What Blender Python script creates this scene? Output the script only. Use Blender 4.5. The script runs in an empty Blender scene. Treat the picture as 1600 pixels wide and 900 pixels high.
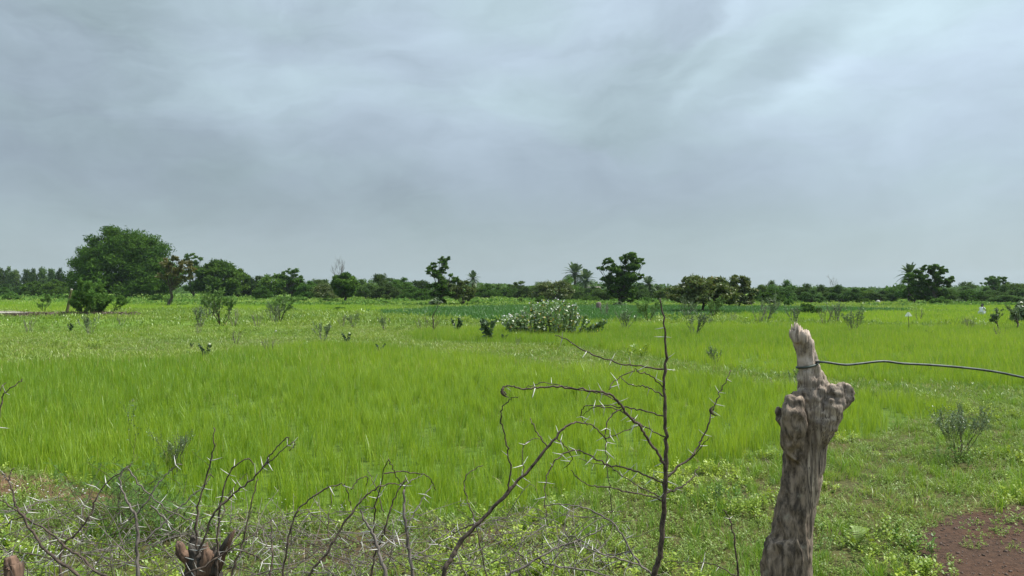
import bpy, math, random
import numpy as np
from mathutils import Vector, Matrix, Euler, noise as mnoise

# ------------------------------------------------------------------ camera, world, sun, exposure
SC = bpy.context.scene
COL = SC.collection
EYE = 1.7                      # eye height, metres
F = 1600 * 26 / 36.0           # focal length in pixels of a 1600 wide frame
cam_d = bpy.data.cameras.new('camera'); cam_d.lens = 26; cam_d.sensor_width = 36
cam_d.clip_start = 0.05; cam_d.clip_end = 5000
cam = bpy.data.objects.new('camera', cam_d); COL.objects.link(cam)
cam.location = (0, 0, EYE); cam.rotation_euler = (math.radians(90), 0, 0)
SC.camera = cam
SC.view_settings.view_transform = 'Standard'; SC.view_settings.look = 'None'
SC.view_settings.exposure = 0.35; SC.view_settings.gamma = 1
SC.cycles.max_bounces = 6; SC.cycles.diffuse_bounces = 3; SC.cycles.transmission_bounces = 3
SC.cycles.volume_bounces = 0; SC.cycles.transparent_max_bounces = 4
SC.cycles.use_denoising = True

SUN_EL, SUN_AZ = math.radians(60), math.radians(78)      # azimuth clockwise from +Y (the view direction)
sun_dir = Vector((math.sin(SUN_AZ)*math.cos(SUN_EL), math.cos(SUN_AZ)*math.cos(SUN_EL), math.sin(SUN_EL)))
sd = bpy.data.lights.new('sun', 'SUN'); sd.energy = 5.0; sd.angle = math.radians(9); sd.color = (1.0, 0.96, 0.88)
so = bpy.data.objects.new('sun', sd); COL.objects.link(so)
so.rotation_euler = sun_dir.to_track_quat('Z', 'Y').to_euler()

class NT:
    """tiny helper for writing node expressions"""
    def __init__(s, tree): s.t = tree; s.L = tree.links
    def n(s, typ, **kw):
        nd = s.t.nodes.new(typ)
        for k, v in kw.items(): setattr(nd, k, v)
        return nd
    def put(s, sock, v):
        if hasattr(v, 'is_output') or isinstance(v, bpy.types.NodeSocket): s.L.new(v, sock)
        elif v is not None:
            if isinstance(v, (tuple, list)) and len(v) == 3 and sock.type == 'RGBA': v = (*v, 1)
            sock.default_value = v
    def m(s, op, a, b=None, c=None, clamp=False):
        nd = s.n('ShaderNodeMath', operation=op); nd.use_clamp = clamp
        s.put(nd.inputs[0], a)
        if b is not None: s.put(nd.inputs[1], b)
        if c is not None: s.put(nd.inputs[2], c)
        return nd.outputs[0]
    def mix(s, f, a, b, blend='MIX'):
        nd = s.n('ShaderNodeMix', data_type='RGBA', blend_type=blend); nd.clamp_factor = True
        s.put(nd.inputs[0], f); s.put(nd.inputs[6], a); s.put(nd.inputs[7], b)
        return nd.outputs[2]
    def ss(s, x, lo, hi, a=0.0, b=1.0):
        nd = s.n('ShaderNodeMapRange', interpolation_type='SMOOTHSTEP')
        for i, v in enumerate((x, lo, hi, a, b)): s.put(nd.inputs[i], v)
        return nd.outputs[0]
    def noise(s, vec, scale, detail=4, rough=0.55, dist=0.0, col=False):
        nd = s.n('ShaderNodeTexNoise'); s.put(nd.inputs['Vector'], vec)
        nd.inputs['Scale'].default_value = scale; nd.inputs['Detail'].default_value = detail
        nd.inputs['Roughness'].default_value = rough; nd.inputs['Distortion'].default_value = dist
        return nd.outputs[1 if col else 0]
    def xyz(s, x, y, z):
        nd = s.n('ShaderNodeCombineXYZ'); s.put(nd.inputs[0], x); s.put(nd.inputs[1], y); s.put(nd.inputs[2], z)
        return nd.outputs[0]

world = bpy.data.worlds.new('World'); SC.world = world; world.use_nodes = True
wt = world.node_tree; wt.nodes.clear(); W = NT(wt)
bg = W.n('ShaderNodeBackground'); bg.inputs[1].default_value = 0.1
wo = W.n('ShaderNodeOutputWorld'); wt.links.new(bg.outputs[0], wo.inputs[0])
sky = W.n('ShaderNodeTexSky', sky_type='NISHITA'); sky.sun_disc = False
sky.sun_elevation = SUN_EL; sky.sun_rotation = SUN_AZ
geo = W.n('ShaderNodeTexCoord').outputs['Generated']
sep = W.n('ShaderNodeSeparateXYZ'); wt.links.new(geo, sep.inputs[0])
X, Y, Z = sep.outputs
AZ = W.m('ARCTAN2', X, Y); EL = W.m('ARCSINE', Z)
nz = W.noise(W.xyz(W.m('MULTIPLY', AZ, 1.0), W.m('MULTIPLY', EL, 1.8), 0.3), 3.2, 5, 0.6, 0.3, col=True)
ns = W.n('ShaderNodeSeparateColor'); wt.links.new(nz, ns.inputs[0])
U = W.m('ADD', AZ, W.m('MULTIPLY', W.m('SUBTRACT', ns.outputs[0], 0.5), 0.13))
V = W.m('ADD', EL, W.m('MULTIPLY', W.m('SUBTRACT', ns.outputs[1], 0.5), 0.12))
def blob(px, py, rx, ry, ang, amt):
    cu = math.atan((px-800)/F); cv = math.atan((450-py)/math.hypot(F, px-800))
    du = W.m('SUBTRACT', U, cu); dv = W.m('SUBTRACT', V, cv)
    ca, sa = math.cos(math.radians(ang)), math.sin(math.radians(ang))
    a = W.m('DIVIDE', W.m('ADD', W.m('MULTIPLY', du, ca), W.m('MULTIPLY', dv, sa)), rx/F)
    b = W.m('DIVIDE', W.m('SUBTRACT', W.m('MULTIPLY', dv, ca), W.m('MULTIPLY', du, sa)), ry/F)
    r2 = W.m('ADD', W.m('MULTIPLY', a, a), W.m('MULTIPLY', b, b))
    return W.m('MULTIPLY', W.m('EXPONENT', W.m('MULTIPLY', r2, -1.0)), amt)
def total(bl):
    t = None
    for b in bl:
        v = blob(*b); t = v if t is None else W.m('ADD', t, v)
    return t
# cloud sheet: brightness = smooth rise with elevation + individual clouds + wisps
wisp = W.noise(W.xyz(W.m('MULTIPLY', U, 2.6), W.m('MULTIPLY', V, 5.2), W.m('MULTIPLY', AZ, 0.7)), 2.4, 7, 0.62, 0.6)
fine = W.noise(W.xyz(W.m('ADD', W.m('MULTIPLY', U, 1.0), W.m('MULTIPLY', V, -1.6)), W.m('MULTIPLY', V, 3.2), 4.0), 7.5, 6, 0.6, 0.8)
mott = W.noise(W.xyz(U, W.m('MULTIPLY', V, 1.6), 2.0), 4.8, 6, 0.56, 0.3)
blobs = total([(430,130,150,60,0,.10),(560,105,110,60,-10,.08),(660,35,120,45,0,.12),(870,75,120,60,10,.07),(1125,50,80,14,48,.10),(1110,138,70,14,38,.10),
    (1270,120,95,20,35,.11),(1400,50,160,30,28,.08),(1450,140,300,190,0,.10),(1550,60,300,200,0,.05),(760,180,160,60,10,.05),
    (400,300,420,55,-2,-.055),(60,130,160,110,0,-.07),(130,15,190,45,0,-.10),(540,45,110,40,0,-.08),(1000,150,150,60,35,-.09),(1000,70,110,60,20,-.05),(900,310,420,60,0,-.03),(1220,90,50,30,40,-.10),(430,135,28,10,0,-.07)])
lum = W.m('ADD', W.m('MULTIPLY', W.ss(EL, 0.03, 1.2), 0.75), W.m('ADD', 0.525, blobs))
lum = W.m('ADD', lum, W.m('MULTIPLY', W.m('SUBTRACT', wisp, 0.5), 0.08))
lum = W.m('ADD', lum, W.m('MULTIPLY', W.m('MULTIPLY', W.m('SUBTRACT', fine, 0.5), 0.22), W.ss(EL, 0.03, 0.35, 0.25, 1)))
lum = W.m('ADD', lum, W.m('MULTIPLY', AZ, 0.045))
lum = W.m('ADD', lum, W.m('MULTIPLY', W.m('MULTIPLY', W.m('SUBTRACT', mott, 0.5), 0.34), W.ss(EL, 0.02, 0.2, 0.15, 1)))
hue = W.noise(W.xyz(U, W.m('MULTIPLY', V, 3.0), 9.0), 3.0, 3, 0.5)
tone = W.mix(W.ss(hue, 0.35, 0.65), (0.80, 0.98, 1.15), (0.785, 1.00, 1.10))
tone = W.mix(W.ss(EL, 0.16, 0.0), tone, (0.83, 1.02, 1.07))
cl = W.n('ShaderNodeVectorMath', operation='SCALE'); wt.links.new(tone, cl.inputs[0]); wt.links.new(W.m('MULTIPLY', lum, 7.4), cl.inputs['Scale'])
wt.links.new(W.mix(0.93, sky.outputs[0], cl.outputs[0]), bg.inputs[0])

# ------------------------------------------------------------------ helpers
rng = np.random.default_rng(7)
R = random.Random(11)
def vnoise(x, y, s, seed=0):
    """value noise, 0..1"""
    x = np.asarray(x)/s + 1000.3; y = np.asarray(y)/s + 1000.7
    xi = np.floor(x).astype(np.int64); yi = np.floor(y).astype(np.int64); fx = x-xi; fy = y-yi
    fx = fx*fx*(3-2*fx); fy = fy*fy*(3-2*fy)
    def h(a, b):
        n = (a*374761393 + b*668265263 + seed*1274126177) & 0xffffffff
        n = ((n ^ (n >> 13))*1274126177) & 0xffffffff
        return ((n ^ (n >> 16)) & 0xffff)/65535.0
    return (h(xi,yi)*(1-fx)+h(xi+1,yi)*fx)*(1-fy)+(h(xi,yi+1)*(1-fx)+h(xi+1,yi+1)*fx)*fy
def fbm(x, y, s, seed=0):
    return (vnoise(x,y,s,seed)*.5+vnoise(x,y,s/2.1,seed+1)*.3+vnoise(x,y,s/4.3,seed+2)*.2)

def tag(o, label=None, cat=None, group=None, kind=None):
    if label: o['label'] = label
    if cat: o['category'] = cat
    if group: o['group'] = group
    if kind: o['kind'] = kind
    return o
def empty(name, loc, rz=0, s=1.0):
    o = bpy.data.objects.new(name, None); o.empty_display_size = 0.2; COL.objects.link(o)
    o.location = loc; o.rotation_euler = (0, 0, rz); o.scale = (s, s, s) if not isinstance(s, tuple) else s
    return o
class MB:
    """collects quads; builds one mesh, with a 'tint' value per face"""
    def __init__(s): s.v = []; s.f = []; s.t = []; s.mi = []; s.n = 0
    def add(s, v, f, t=0.5, mi=0):
        v = np.asarray(v, float).reshape(-1, 3); f = np.asarray(f, int).reshape(-1, 4)
        s.v.append(v); s.f.append(f + s.n); s.n += len(v)
        s.t.append(np.broadcast_to(np.asarray(t, float), (len(f),)).copy()); s.mi.append(np.full(len(f), mi))
    def mesh(s, name, mats, smooth=False):
        v = np.concatenate(s.v); f = np.concatenate(s.f); t = np.concatenate(s.t); mi = np.concatenate(s.mi)
        tri = f[:, 3] == f[:, 2]
        n = np.where(tri, 3, 4); st = np.concatenate([[0], np.cumsum(n)[:-1]])
        loops = f[np.arange(4)[None, :] < n[:, None]]
        me = bpy.data.meshes.new(name)
        me.vertices.add(len(v)); me.vertices.foreach_set('co', v.ravel().astype(np.float32))
        me.loops.add(len(loops)); me.loops.foreach_set('vertex_index', loops.astype(np.int32))
        me.polygons.add(len(f)); me.polygons.foreach_set('loop_start', st.astype(np.int32))
        a = me.attributes.new('tint', 'FLOAT', 'FACE'); a.data.foreach_set('value', t.astype(np.float32))
        for m in (mats if isinstance(mats, list) else [mats]): me.materials.append(m)
        me.polygons.foreach_set('material_index', mi.astype(np.int32))
        me.update(calc_edges=True); me.validate()
        if smooth: me.polygons.foreach_set('use_smooth', np.ones(len(f), bool))
        return me
    def build(s, name, mats, parent=None, smooth=False):
        o = bpy.data.objects.new(name, s.mesh(name, mats, smooth)); COL.objects.link(o); o.parent = parent
        return o
def unit(v): return v/np.maximum(np.linalg.norm(v, axis=-1, keepdims=True), 1e-9)
def strips(mb, P, Wd, S, t=0.5, mi=0):
    """N ribbons of K centre points P (N,K,3), half widths Wd (N,K), side vectors S (N,3)"""
    P = np.asarray(P, float); N, K, _ = P.shape
    Wd = np.broadcast_to(np.asarray(Wd, float), (N, K)); S = np.asarray(S, float)
    S = S[:, None, :] if S.ndim == 2 else S
    v = np.stack([P - S*Wd[..., None], P + S*Wd[..., None]], 2).reshape(-1, 3)
    b = (np.arange(N)*K*2)[:, None] + (np.arange(K-1)*2)[None, :]
    f = np.stack([b, b+1, b+3, b+2], -1).reshape(-1, 4)
    mb.add(v, f, np.repeat(np.broadcast_to(np.asarray(t, float), (N,)), K-1), mi)
def diamonds(mb, C, A, B, t, mi=0):
    """pointed leaves: centre C, half length A, half width B (N,3)"""
    N = len(C); v = np.stack([C-A, C-A*0.1+B, C+A, C-A*0.1-B], 1).reshape(-1, 3)
    f = (np.arange(N)*4)[:, None] + np.arange(4)[None, :]
    mb.add(v, f, t, mi)
def tube(mb, pts, rad, sides=6, t=0.5, mi=0, lump=0.0, groove=0.0):
    P = np.asarray(pts, float); n = len(P); r = np.broadcast_to(np.asarray(rad, float), (n,))
    T = unit(np.gradient(P, axis=0)); up = np.array([0.31, 0.87, 0.21]) if abs(T[0][2]) > .6 else np.array([0, 0, 1.0])
    Nn = unit(np.cross(T, up)); Bn = np.cross(T, Nn)
    a = np.linspace(0, 2*math.pi, sides, endpoint=False)
    rr = r[:, None]*(1+lump*rng.uniform(-1, 1, (n, sides)))*(1+groove*rng.uniform(-1, 1, (1, sides)))
    v = P[:, None, :] + rr[..., None]*(np.cos(a)[None, :, None]*Nn[:, None, :] + np.sin(a)[None, :, None]*Bn[:, None, :])
    i = np.arange(n-1)[:, None]*sides; j = np.arange(sides)[None, :]; k = (j+1) % sides
    f = np.stack([i+j, i+k, i+sides+k, i+sides+j], -1).reshape(-1, 4)
    v = np.concatenate([v.reshape(-1, 3), P[:1], P[-1:]])
    c0, c1 = n*sides, n*sides+1; e = (n-1)*sides
    f = np.concatenate([f, [[c0, (q+1) % sides, q, q] for q in range(sides)], [[c1, e+q, e+(q+1) % sides, e+(q+1) % sides] for q in range(sides)]])
    mb.add(v, f, t, mi)
def smooth_path(pts, per=5):
    """Catmull-Rom through the points"""
    P = [np.asarray(p, float) for p in pts]; P = [2*P[0]-P[1]] + P + [2*P[-1]-P[-2]]; out = []
    for i in range(1, len(P)-2):
        for u in np.linspace(0, 1, per, endpoint=False):
            a, b, c, d = P[i-1:i+3]
            out.append(.5*((2*b)+(c-a)*u+(2*a-5*b+4*c-d)*u*u+(3*b-a-3*c+d)*u**3))
    out.append(P[-2]); return np.array(out)
def rvec(n): return unit(rng.normal(size=(n, 3)))

# ------------------------------------------------------------------ materials
def mat(name):
    m = bpy.data.materials.new(name); m.use_nodes = True; m.node_tree.nodes.clear()
    return m, NT(m.node_tree)
def leaf_mat(name, c0, c1, c2=None, trans=0.35, gloss=0.06, vary=0.0, inst=False):
    """leaf colour runs c0..c1 with the per-leaf tint (c2: the few oldest or driest leaves)"""
    m, n = mat(name)
    t = n.n('ShaderNodeAttribute', attribute_name='tint').outputs['Fac']
    if inst:
        ti = n.n('ShaderNodeAttribute', attribute_type='INSTANCER', attribute_name='itint').outputs['Fac']
        t2 = n.m('ADD', n.m('MULTIPLY', t, 0.45), n.m('MULTIPLY', ti, 0.55))
    else: t2 = t
    col = n.mix(t2, c0, c1)
    if c2: col = n.mix(n.ss(t, 0.93, 0.97), col, c2)
    if vary:
        rn = n.n('ShaderNodeObjectInfo').outputs['Random']; h2 = n.m('FRACT', n.m('MULTIPLY', rn, 7.31))
        col = n.mix(rn, n.mix(1.0, col, (1-vary,)*3, 'MULTIPLY'), n.mix(1.0, col, (1+vary*.8, 1+vary*.8, 1+vary*.5), 'MULTIPLY'))
        col = n.mix(n.m('MULTIPLY', h2, .5), col, n.mix(1.0, col, (1.5, 1.05, .7), 'MULTIPLY'))
    d = n.n('ShaderNodeBsdfDiffuse'); n.put(d.inputs[0], col)
    tr = n.n('ShaderNodeBsdfTranslucent'); n.put(tr.inputs[0], n.mix(0.35, col, (c1[0]*1.2, c1[1]*1.12, c1[2]*0.7)))
    mx = n.n('ShaderNodeMixShader'); mx.inputs[0].default_value = trans
    n.L.new(d.outputs[0], mx.inputs[1]); n.L.new(tr.outputs[0], mx.inputs[2])
    g = n.n('ShaderNodeBsdfGlossy'); g.inputs['Roughness'].default_value = 0.45; g.inputs[0].default_value = (1, 1, 1, 1)
    m2 = n.n('ShaderNodeMixShader'); m2.inputs[0].default_value = gloss
    n.L.new(mx.outputs[0], m2.inputs[1]); n.L.new(g.outputs[0], m2.inputs[2])
    o = n.n('ShaderNodeOutputMaterial'); n.L.new(m2.outputs[0], o.inputs[0]); return m
def wood_mat(name, c0, c1, scale=8, stretch=(1, 1, .25), rough=.9, bump=.4):
    m, n = mat(name)
    tc = n.n('ShaderNodeTexCoord').outputs['Object']
    mp = n.n('ShaderNodeMapping'); n.put(mp.inputs[0], tc); mp.inputs['Scale'].default_value = stretch
    a = n.noise(mp.outputs[0], scale, 6, .65); b = n.noise(tc, scale*.4, 3)
    col = n.mix(n.ss(a, .32, .68), c0, c1); col = n.mix(n.m('MULTIPLY', b, .5), col, tuple(x*.55 for x in c0))
    p = n.n('ShaderNodeBsdfPrincipled'); n.put(p.inputs['Base Color'], col); p.inputs['Roughness'].default_value = rough
    bp = n.n('ShaderNodeBump'); bp.inputs['Strength'].default_value = bump; bp.inputs['Distance'].default_value = .01; n.put(bp.inputs['Height'], a)
    n.L.new(bp.outputs[0], p.inputs['Normal'])
    o = n.n('ShaderNodeOutputMaterial'); n.L.new(p.outputs[0], o.inputs[0]); return m

M = {}
M['rice'] = leaf_mat('rice_blade', (.122, .26, .014), (.35, .475, .030), (.46, .41, .14), .42, .05, inst=True)
M['crop'] = leaf_mat('dark_crop_blade', (.045, .14, .022), (.09, .22, .03), None, .35, .05, inst=True)
M['grass'] = leaf_mat('short_grass_blade', (.105, .215, .022), (.30, .395, .052), (.42, .35, .17), .35, .04, inst=True)
M['lush'] = leaf_mat('lush_grass_blade', (.09, .21, .02), (.27, .41, .04), (.40, .36, .14), .38, .03, inst=True)
M['straw'] = leaf_mat('dry_straw', (.20, .14, .07), (.42, .32, .18), None, .2, .05, inst=True)
M['weed'] = leaf_mat('weed_leaf', (.10, .20, .025), (.36, .45, .042), (.44, .42, .06), .35, .03, inst=True)
M['creep'] = leaf_mat('creeping_weed_leaf', (.09, .165, .035), (.25, .33, .065), (.26, .30, .10), .3, .02, inst=True)
M['petal'] = leaf_mat('white_petal', (.70, .66, .72), (.85, .83, .86), None, .3, .04)
M['acacia'] = leaf_mat('acacia_leaflets', (.020, .058, .012), (.088, .165, .028), None, .30, 0.0)
M['broad'] = leaf_mat('broad_dark_leaf', (.030, .072, .020), (.105, .185, .038), None, .30, .0)
M['round'] = leaf_mat('round_tree_leaf', (.028, .078, .020), (.095, .185, .036), None, .28, 0.0, .2)
M['far'] = leaf_mat('far_tree_leaf', (.028, .066, .028), (.10, .175, .055), None, .25, .0, .45)
M['pale'] = leaf_mat('pale_scrub_leaf', (.06, .14, .028), (.15, .255, .06), None, .3, .0)
M['olive'] = leaf_mat('olive_tree_leaf', (.045, .085, .018), (.13, .165, .034), (.17, .13, .04), .28, .03)
M['russet'] = leaf_mat('russet_leaf', (.060, .085, .020), (.18, .155, .045), None, .28, .03)
M['greyleaf'] = leaf_mat('grey_green_leaf', (.060, .110, .045), (.15, .22, .085), None, .28, .05)
M['milkweed'] = leaf_mat('dark_waxy_leaf', (.025, .06, .022), (.09, .15, .06), None, .2, .04)
M['bushleaf'] = leaf_mat('bush_leaf', (.065, .14, .035), (.20, .31, .09), (.55, .36, .03), .3, .08)
M['feather'] = leaf_mat('feathery_leaflet', (.06, .13, .035), (.16, .26, .065), None, .35, .01)
M['palm'] = leaf_mat('palm_leaflet', (.03, .062, .022), (.085, .135, .045), None, .2, .03)
M['bark'] = wood_mat('tree_bark', (.035, .028, .022), (.10, .085, .07))
M['palebark'] = wood_mat('pale_bark', (.13, .115, .095), (.27, .25, .22))
M['twig'] = wood_mat('dry_twig_bark', (.026, .018, .013), (.16, .115, .085), 90, (1, 1, .6))
M['greytwig'] = wood_mat('grey_twig_bark', (.085, .070, .060), (.24, .205, .18), 60)
M['thorn'] = wood_mat('white_thorn', (.50, .48, .43), (.80, .78, .72), 200, rough=.5, bump=.1)
M['redwood'] = wood_mat('torn_red_wood', (.038, .024, .017), (.27, .165, .11), 40, (1, 1, .15))
M['palewood'] = wood_mat('pale_weathered_wood', (.35, .32, .28), (.55, .52, .47), 9)
M['stone'] = wood_mat('pale_stone', (.40, .39, .36), (.62, .60, .56), 9, (1, 1, 1))

# ------------------------------------------------------------------ the lie of the land (world metres; derived once from the photograph)
def G(px, py):
    d = F*EYE/(py-450.0); return ((px-800)/F*d, d)
def poly(*p): return np.array([G(*q) for q in p])
RICE1 = poly((-420,722),(-100,722),(0,728),(120,748),(240,782),(330,800),(440,808),(560,806),(660,800),(740,792),(850,780),(960,762),(1080,732),(1200,708),(1320,688),(1480,656),(1505,640),
             (1400,621),(1300,610),(1150,596),(1000,583),(850,572),(760,557),(650,547),(560,540),(470,537),(400,546),(300,561),(150,567),(0,573),(-500,577))
RICE2 = poly((640,532),(850,537),(960,549),(1200,585),(1400,597),(1600,606),(1900,612),(2300,612),(2300,513),(1600,513),(1300,508),(1100,506),(950,504),(860,510),(760,514),(640,520))
RICE3 = poly((-500,498),(100,497),(330,503),(420,510),(470,524),(330,530),(150,524),(-500,532))
RICE4 = poly((1150,489),(1350,487),(2200,488),(2200,509),(1600,510),(1350,504),(1150,501))
CROP = poly((600,488),(680,483),(780,479.5),(1000,479),(1200,481),(1330,483),(1400,486),(1300,488),(1150,491),(1040,496),(950,500),(820,503),(700,498),(640,493))
RICE5 = poly((-400,476),(0,474),(300,476),(560,478),(640,482),(560,487),(300,484),(60,486),(-400,486))
RICE6 = poly((1440,478),(2100,476),(2100,485.5),(1440,486))
SOIL = poly((1418,838),(1450,818),(1490,806),(1560,797),(1700,788),(1800,940),(1480,960),(1400,950),(1470,895),(1432,872))
SOIL2 = poly((470,852),(520,835),(590,842),(640,848),(600,882),(540,892),(490,885))
SOIL3 = poly((690,835),(740,822),(800,830),(770,856),(715,862))
DRY = poly((-200,738),(0,742),(100,756),(190,770),(170,788),(60,782),(-200,775))
def sdf(P, x, y):
    """signed distance to a polygon, positive inside"""
    x = np.asarray(x, float).ravel(); y = np.asarray(y, float).ravel()
    best = np.full(x.shape, 1e9); ins = np.zeros(x.shape, bool); n = len(P)
    for i in range(n):
        ax, ay = P[i]; bx, by = P[(i+1) % n]; ex, ey = bx-ax, by-ay
        h = np.clip(((x-ax)*ex+(y-ay)*ey)/(ex*ex+ey*ey+1e-12), 0, 1)
        best = np.minimum(best, (x-ax-h*ex)**2+(y-ay-h*ey)**2)
        c = (ay > y) != (by > y)
        ins ^= c & (x < (bx-ax)*(y-ay)/(by-ay+1e-12)+ax)
    return np.sqrt(best)*np.where(ins, 1, -1)
def sm(a, lo, hi):
    t = np.clip((a-lo)/(hi-lo), 0, 1); return t*t*(3-2*t)
def masks(x, y):
    sh = np.shape(x); x = np.ravel(x); y = np.ravel(y)
    w = (fbm(x, y, 1.3, 5)-.5)
    o = {}
    for k, P, s in (('r1', RICE1, .30), ('r2', RICE2, .5), ('r3', RICE3, 2.0), ('r4', RICE4, 1.), ('crop', CROP, 2.2), ('r5', RICE5, 1.5), ('r6', RICE6, 1.5), ('soil', SOIL, .10), ('soil2', SOIL2, .10), ('soil3', SOIL3, .1), ('dry', DRY, .25)):
        d = sdf(P, x, y) + w*s*2.2
        o[k] = sm(d, -s*.5, s*.5)
    o['soil2'] *= .6; o['soil3'] *= .55
    return {k: v.reshape(sh) for k, v in o.items()}
def height(x, y):
    x = np.asarray(x, float); y = np.asarray(y, float)
    m = masks(x, y)
    wet = np.maximum.reduce([m['r1'], m['r2'], m['r4'], m['crop'], m['r5'], m['r6']])
    return (fbm(x, y, 2.3, 3)-.5)*.07*(1-wet*.7) - wet*.06 + (vnoise(x, y, 60, 9)-.5)*.15*np.clip((y-40)/60, 0, 1)
def gz(x, y): return float(height(np.array([x]), np.array([y]))[0])

# ------------------------------------------------------------------ ground sheet
def axis(n, a, lo, hi, c=0.0):
    t = np.linspace(-1, 1, n); v = np.sinh(a*t)/math.sinh(a); return np.where(t < 0, c+(c-lo)*v, c+(hi-c)*v)
gx = axis(420, 7.2, -900, 900, 1.0); gy = axis(460, 7.0, -900, 900, 6.5)
GX, GY = np.meshgrid(gx, gy, indexing='xy')
gm = masks(GX, GY); GZ = height(GX, GY)
nx, ny = len(gx), len(gy)
mb = MB()
ii = (np.arange(ny-1)[:, None]*nx + np.arange(nx-1)[None, :])
mb.add(np.stack([GX, GY, GZ], -1), np.stack([ii, ii+1, ii+nx+1, ii+nx], -1).reshape(-1, 4))
gmat, n = mat('ground_soil_and_turf')
vc = n.n('ShaderNodeAttribute', attribute_name='zone').outputs['Color']
tc = n.n('ShaderNodeTexCoord').outputs['Object']
a = n.noise(tc, 22, 6, .7); b = n.noise(tc, 2.2, 5, .6); c = n.noise(tc, .12, 4, .6)
col = n.mix(n.ss(a, .3, .7), n.mix(1.0, vc, (.55, .55, .55), 'MULTIPLY'), n.mix(1.0, vc, (1.35, 1.3, 1.2), 'MULTIPLY'))
col = n.mix(n.m('MULTIPLY', n.ss(b, .42, .72), .35), col, n.mix(1.0, vc, (1.5, 1.15, .8), 'MULTIPLY'))
col = n.mix(n.m('MULTIPLY', n.ss(c, .4, .7), .3), col, n.mix(1.0, vc, (.7, .85, .8), 'MULTIPLY'))
p = n.n('ShaderNodeBsdfPrincipled'); n.put(p.inputs['Base Color'], col); p.inputs['Roughness'].default_value = .95; p.inputs['Specular IOR Level'].default_value = .15
bp = n.n('ShaderNodeBump'); bp.inputs['Strength'].default_value = .8; bp.inputs['Distance'].default_value = .03; n.put(bp.inputs['Height'], a)
n.L.new(bp.outputs[0], p.inputs['Normal']); n.L.new(p.outputs[0], n.n('ShaderNodeOutputMaterial').inputs[0])
ground = mb.build('ground', gmat, smooth=True); tag(ground, kind='structure')
SOILC = np.array([.072, .043, .031])
def zone_col(x, y, m):
    far = np.clip((y-25)/60, 0, 1)[..., None]
    base = np.array([.10, .13, .035])*(1-far) + np.array([.18, .29, .05])*far       # soil under turf close by, turf seen from afar
    ric = np.array([.08, .14, .02])*(1-far) + np.array([.20, .36, .035])*far
    out = base*np.ones_like(x)[..., None]
    def lay(o, k, c): w = m[k][..., None]; return o*(1-w)+c*w
    for k in ('r1', 'r2', 'r3', 'r4', 'r5', 'r6'): out = lay(out, k, ric)
    out = lay(out, 'crop', np.array([.06, .145, .03]))
    fg = np.array([.075, .062, .03]); w = (sm(-y, -11, -8)*(1-m['r1']))[..., None]; out = out*(1-w*.7)+fg*w*.7
    out = lay(out, 'dry', np.array([.13, .085, .05]))
    for k in ('soil', 'soil2', 'soil3'): out = lay(out, k, SOILC)
    return out
zc = zone_col(GX, GY, gm).reshape(-1, 3)
at = ground.data.attributes.new('zone', 'FLOAT_COLOR', 'POINT')
at.data.foreach_set('color', np.concatenate([zc, np.ones((len(zc), 1))], 1).ravel().astype(np.float32))

# ------------------------------------------------------------------ instanced ground cover (nobody could count it)
def gn_group(coll):
    g = bpy.data.node_groups.new('scatter_' + coll.name, 'GeometryNodeTree')
    g.interface.new_socket('Geometry', in_out='INPUT', socket_type='NodeSocketGeometry')
    g.interface.new_socket('Geometry', in_out='OUTPUT', socket_type='NodeSocketGeometry')
    N, L = g.nodes, g.links
    gi, go = N.new('NodeGroupInput'), N.new('NodeGroupOutput')
    ip = N.new('GeometryNodeInstanceOnPoints'); ci = N.new('GeometryNodeCollectionInfo')
    ci.inputs['Collection'].default_value = coll; ci.inputs['Separate Children'].default_value = True; ci.inputs['Reset Children'].default_value = True
    ip.inputs['Pick Instance'].default_value = True
    def attr(nm, ty):
        a = N.new('GeometryNodeInputNamedAttribute'); a.data_type = ty; a.inputs['Name'].default_value = nm
        return next(o for o in a.outputs if o.enabled and o.name == 'Attribute')
    e = N.new('FunctionNodeEulerToRotation')
    L.new(gi.outputs[0], ip.inputs['Points']); L.new(ci.outputs[0], ip.inputs['Instance'])
    L.new(attr('pick', 'INT'), ip.inputs['Instance Index']); L.new(attr('turn', 'FLOAT_VECTOR'), e.inputs[0]); L.new(e.outputs[0], ip.inputs['Rotation'])
    L.new(attr('size', 'FLOAT_VECTOR'), ip.inputs['Scale']); L.new(ip.outputs[0], go.inputs[0])
    return g
def scatter(name, protos, x, y, size, tint, lean=.12, zoff=0.0):
    coll = bpy.data.collections.new(name + '_sources')
    for i, me in enumerate(protos): coll.objects.link(bpy.data.objects.new(f'{name}_source_{i}', me))
    N = len(x); me = bpy.data.meshes.new(name); me.vertices.add(N)
    me.vertices.foreach_set('co', np.stack([x, y, height(x, y)+zoff], -1).ravel().astype(np.float32))
    def A(nm, ty, field, arr):
        a = me.attributes.new(nm, ty, 'POINT'); a.data.foreach_set(field, np.asarray(arr).ravel())
    A('pick', 'INT', 'value', rng.integers(0, len(protos), N).astype(np.int32))
    A('turn', 'FLOAT_VECTOR', 'vector', np.stack([rng.normal(0, lean, N), rng.normal(0, lean, N), rng.uniform(0, 6.283, N)], -1).astype(np.float32))
    size = np.asarray(size); size = np.repeat(size[:, None], 3, 1) if size.ndim == 1 else size
    A('size', 'FLOAT_VECTOR', 'vector', size.astype(np.float32)); A('itint', 'FLOAT', 'value', np.clip(tint, 0, 1).astype(np.float32))
    o = bpy.data.objects.new(name, me); COL.objects.link(o)
    o.modifiers.new('scatter', 'NODES').node_group = gn_group(coll)
    return tag(o, kind='stuff')

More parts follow.
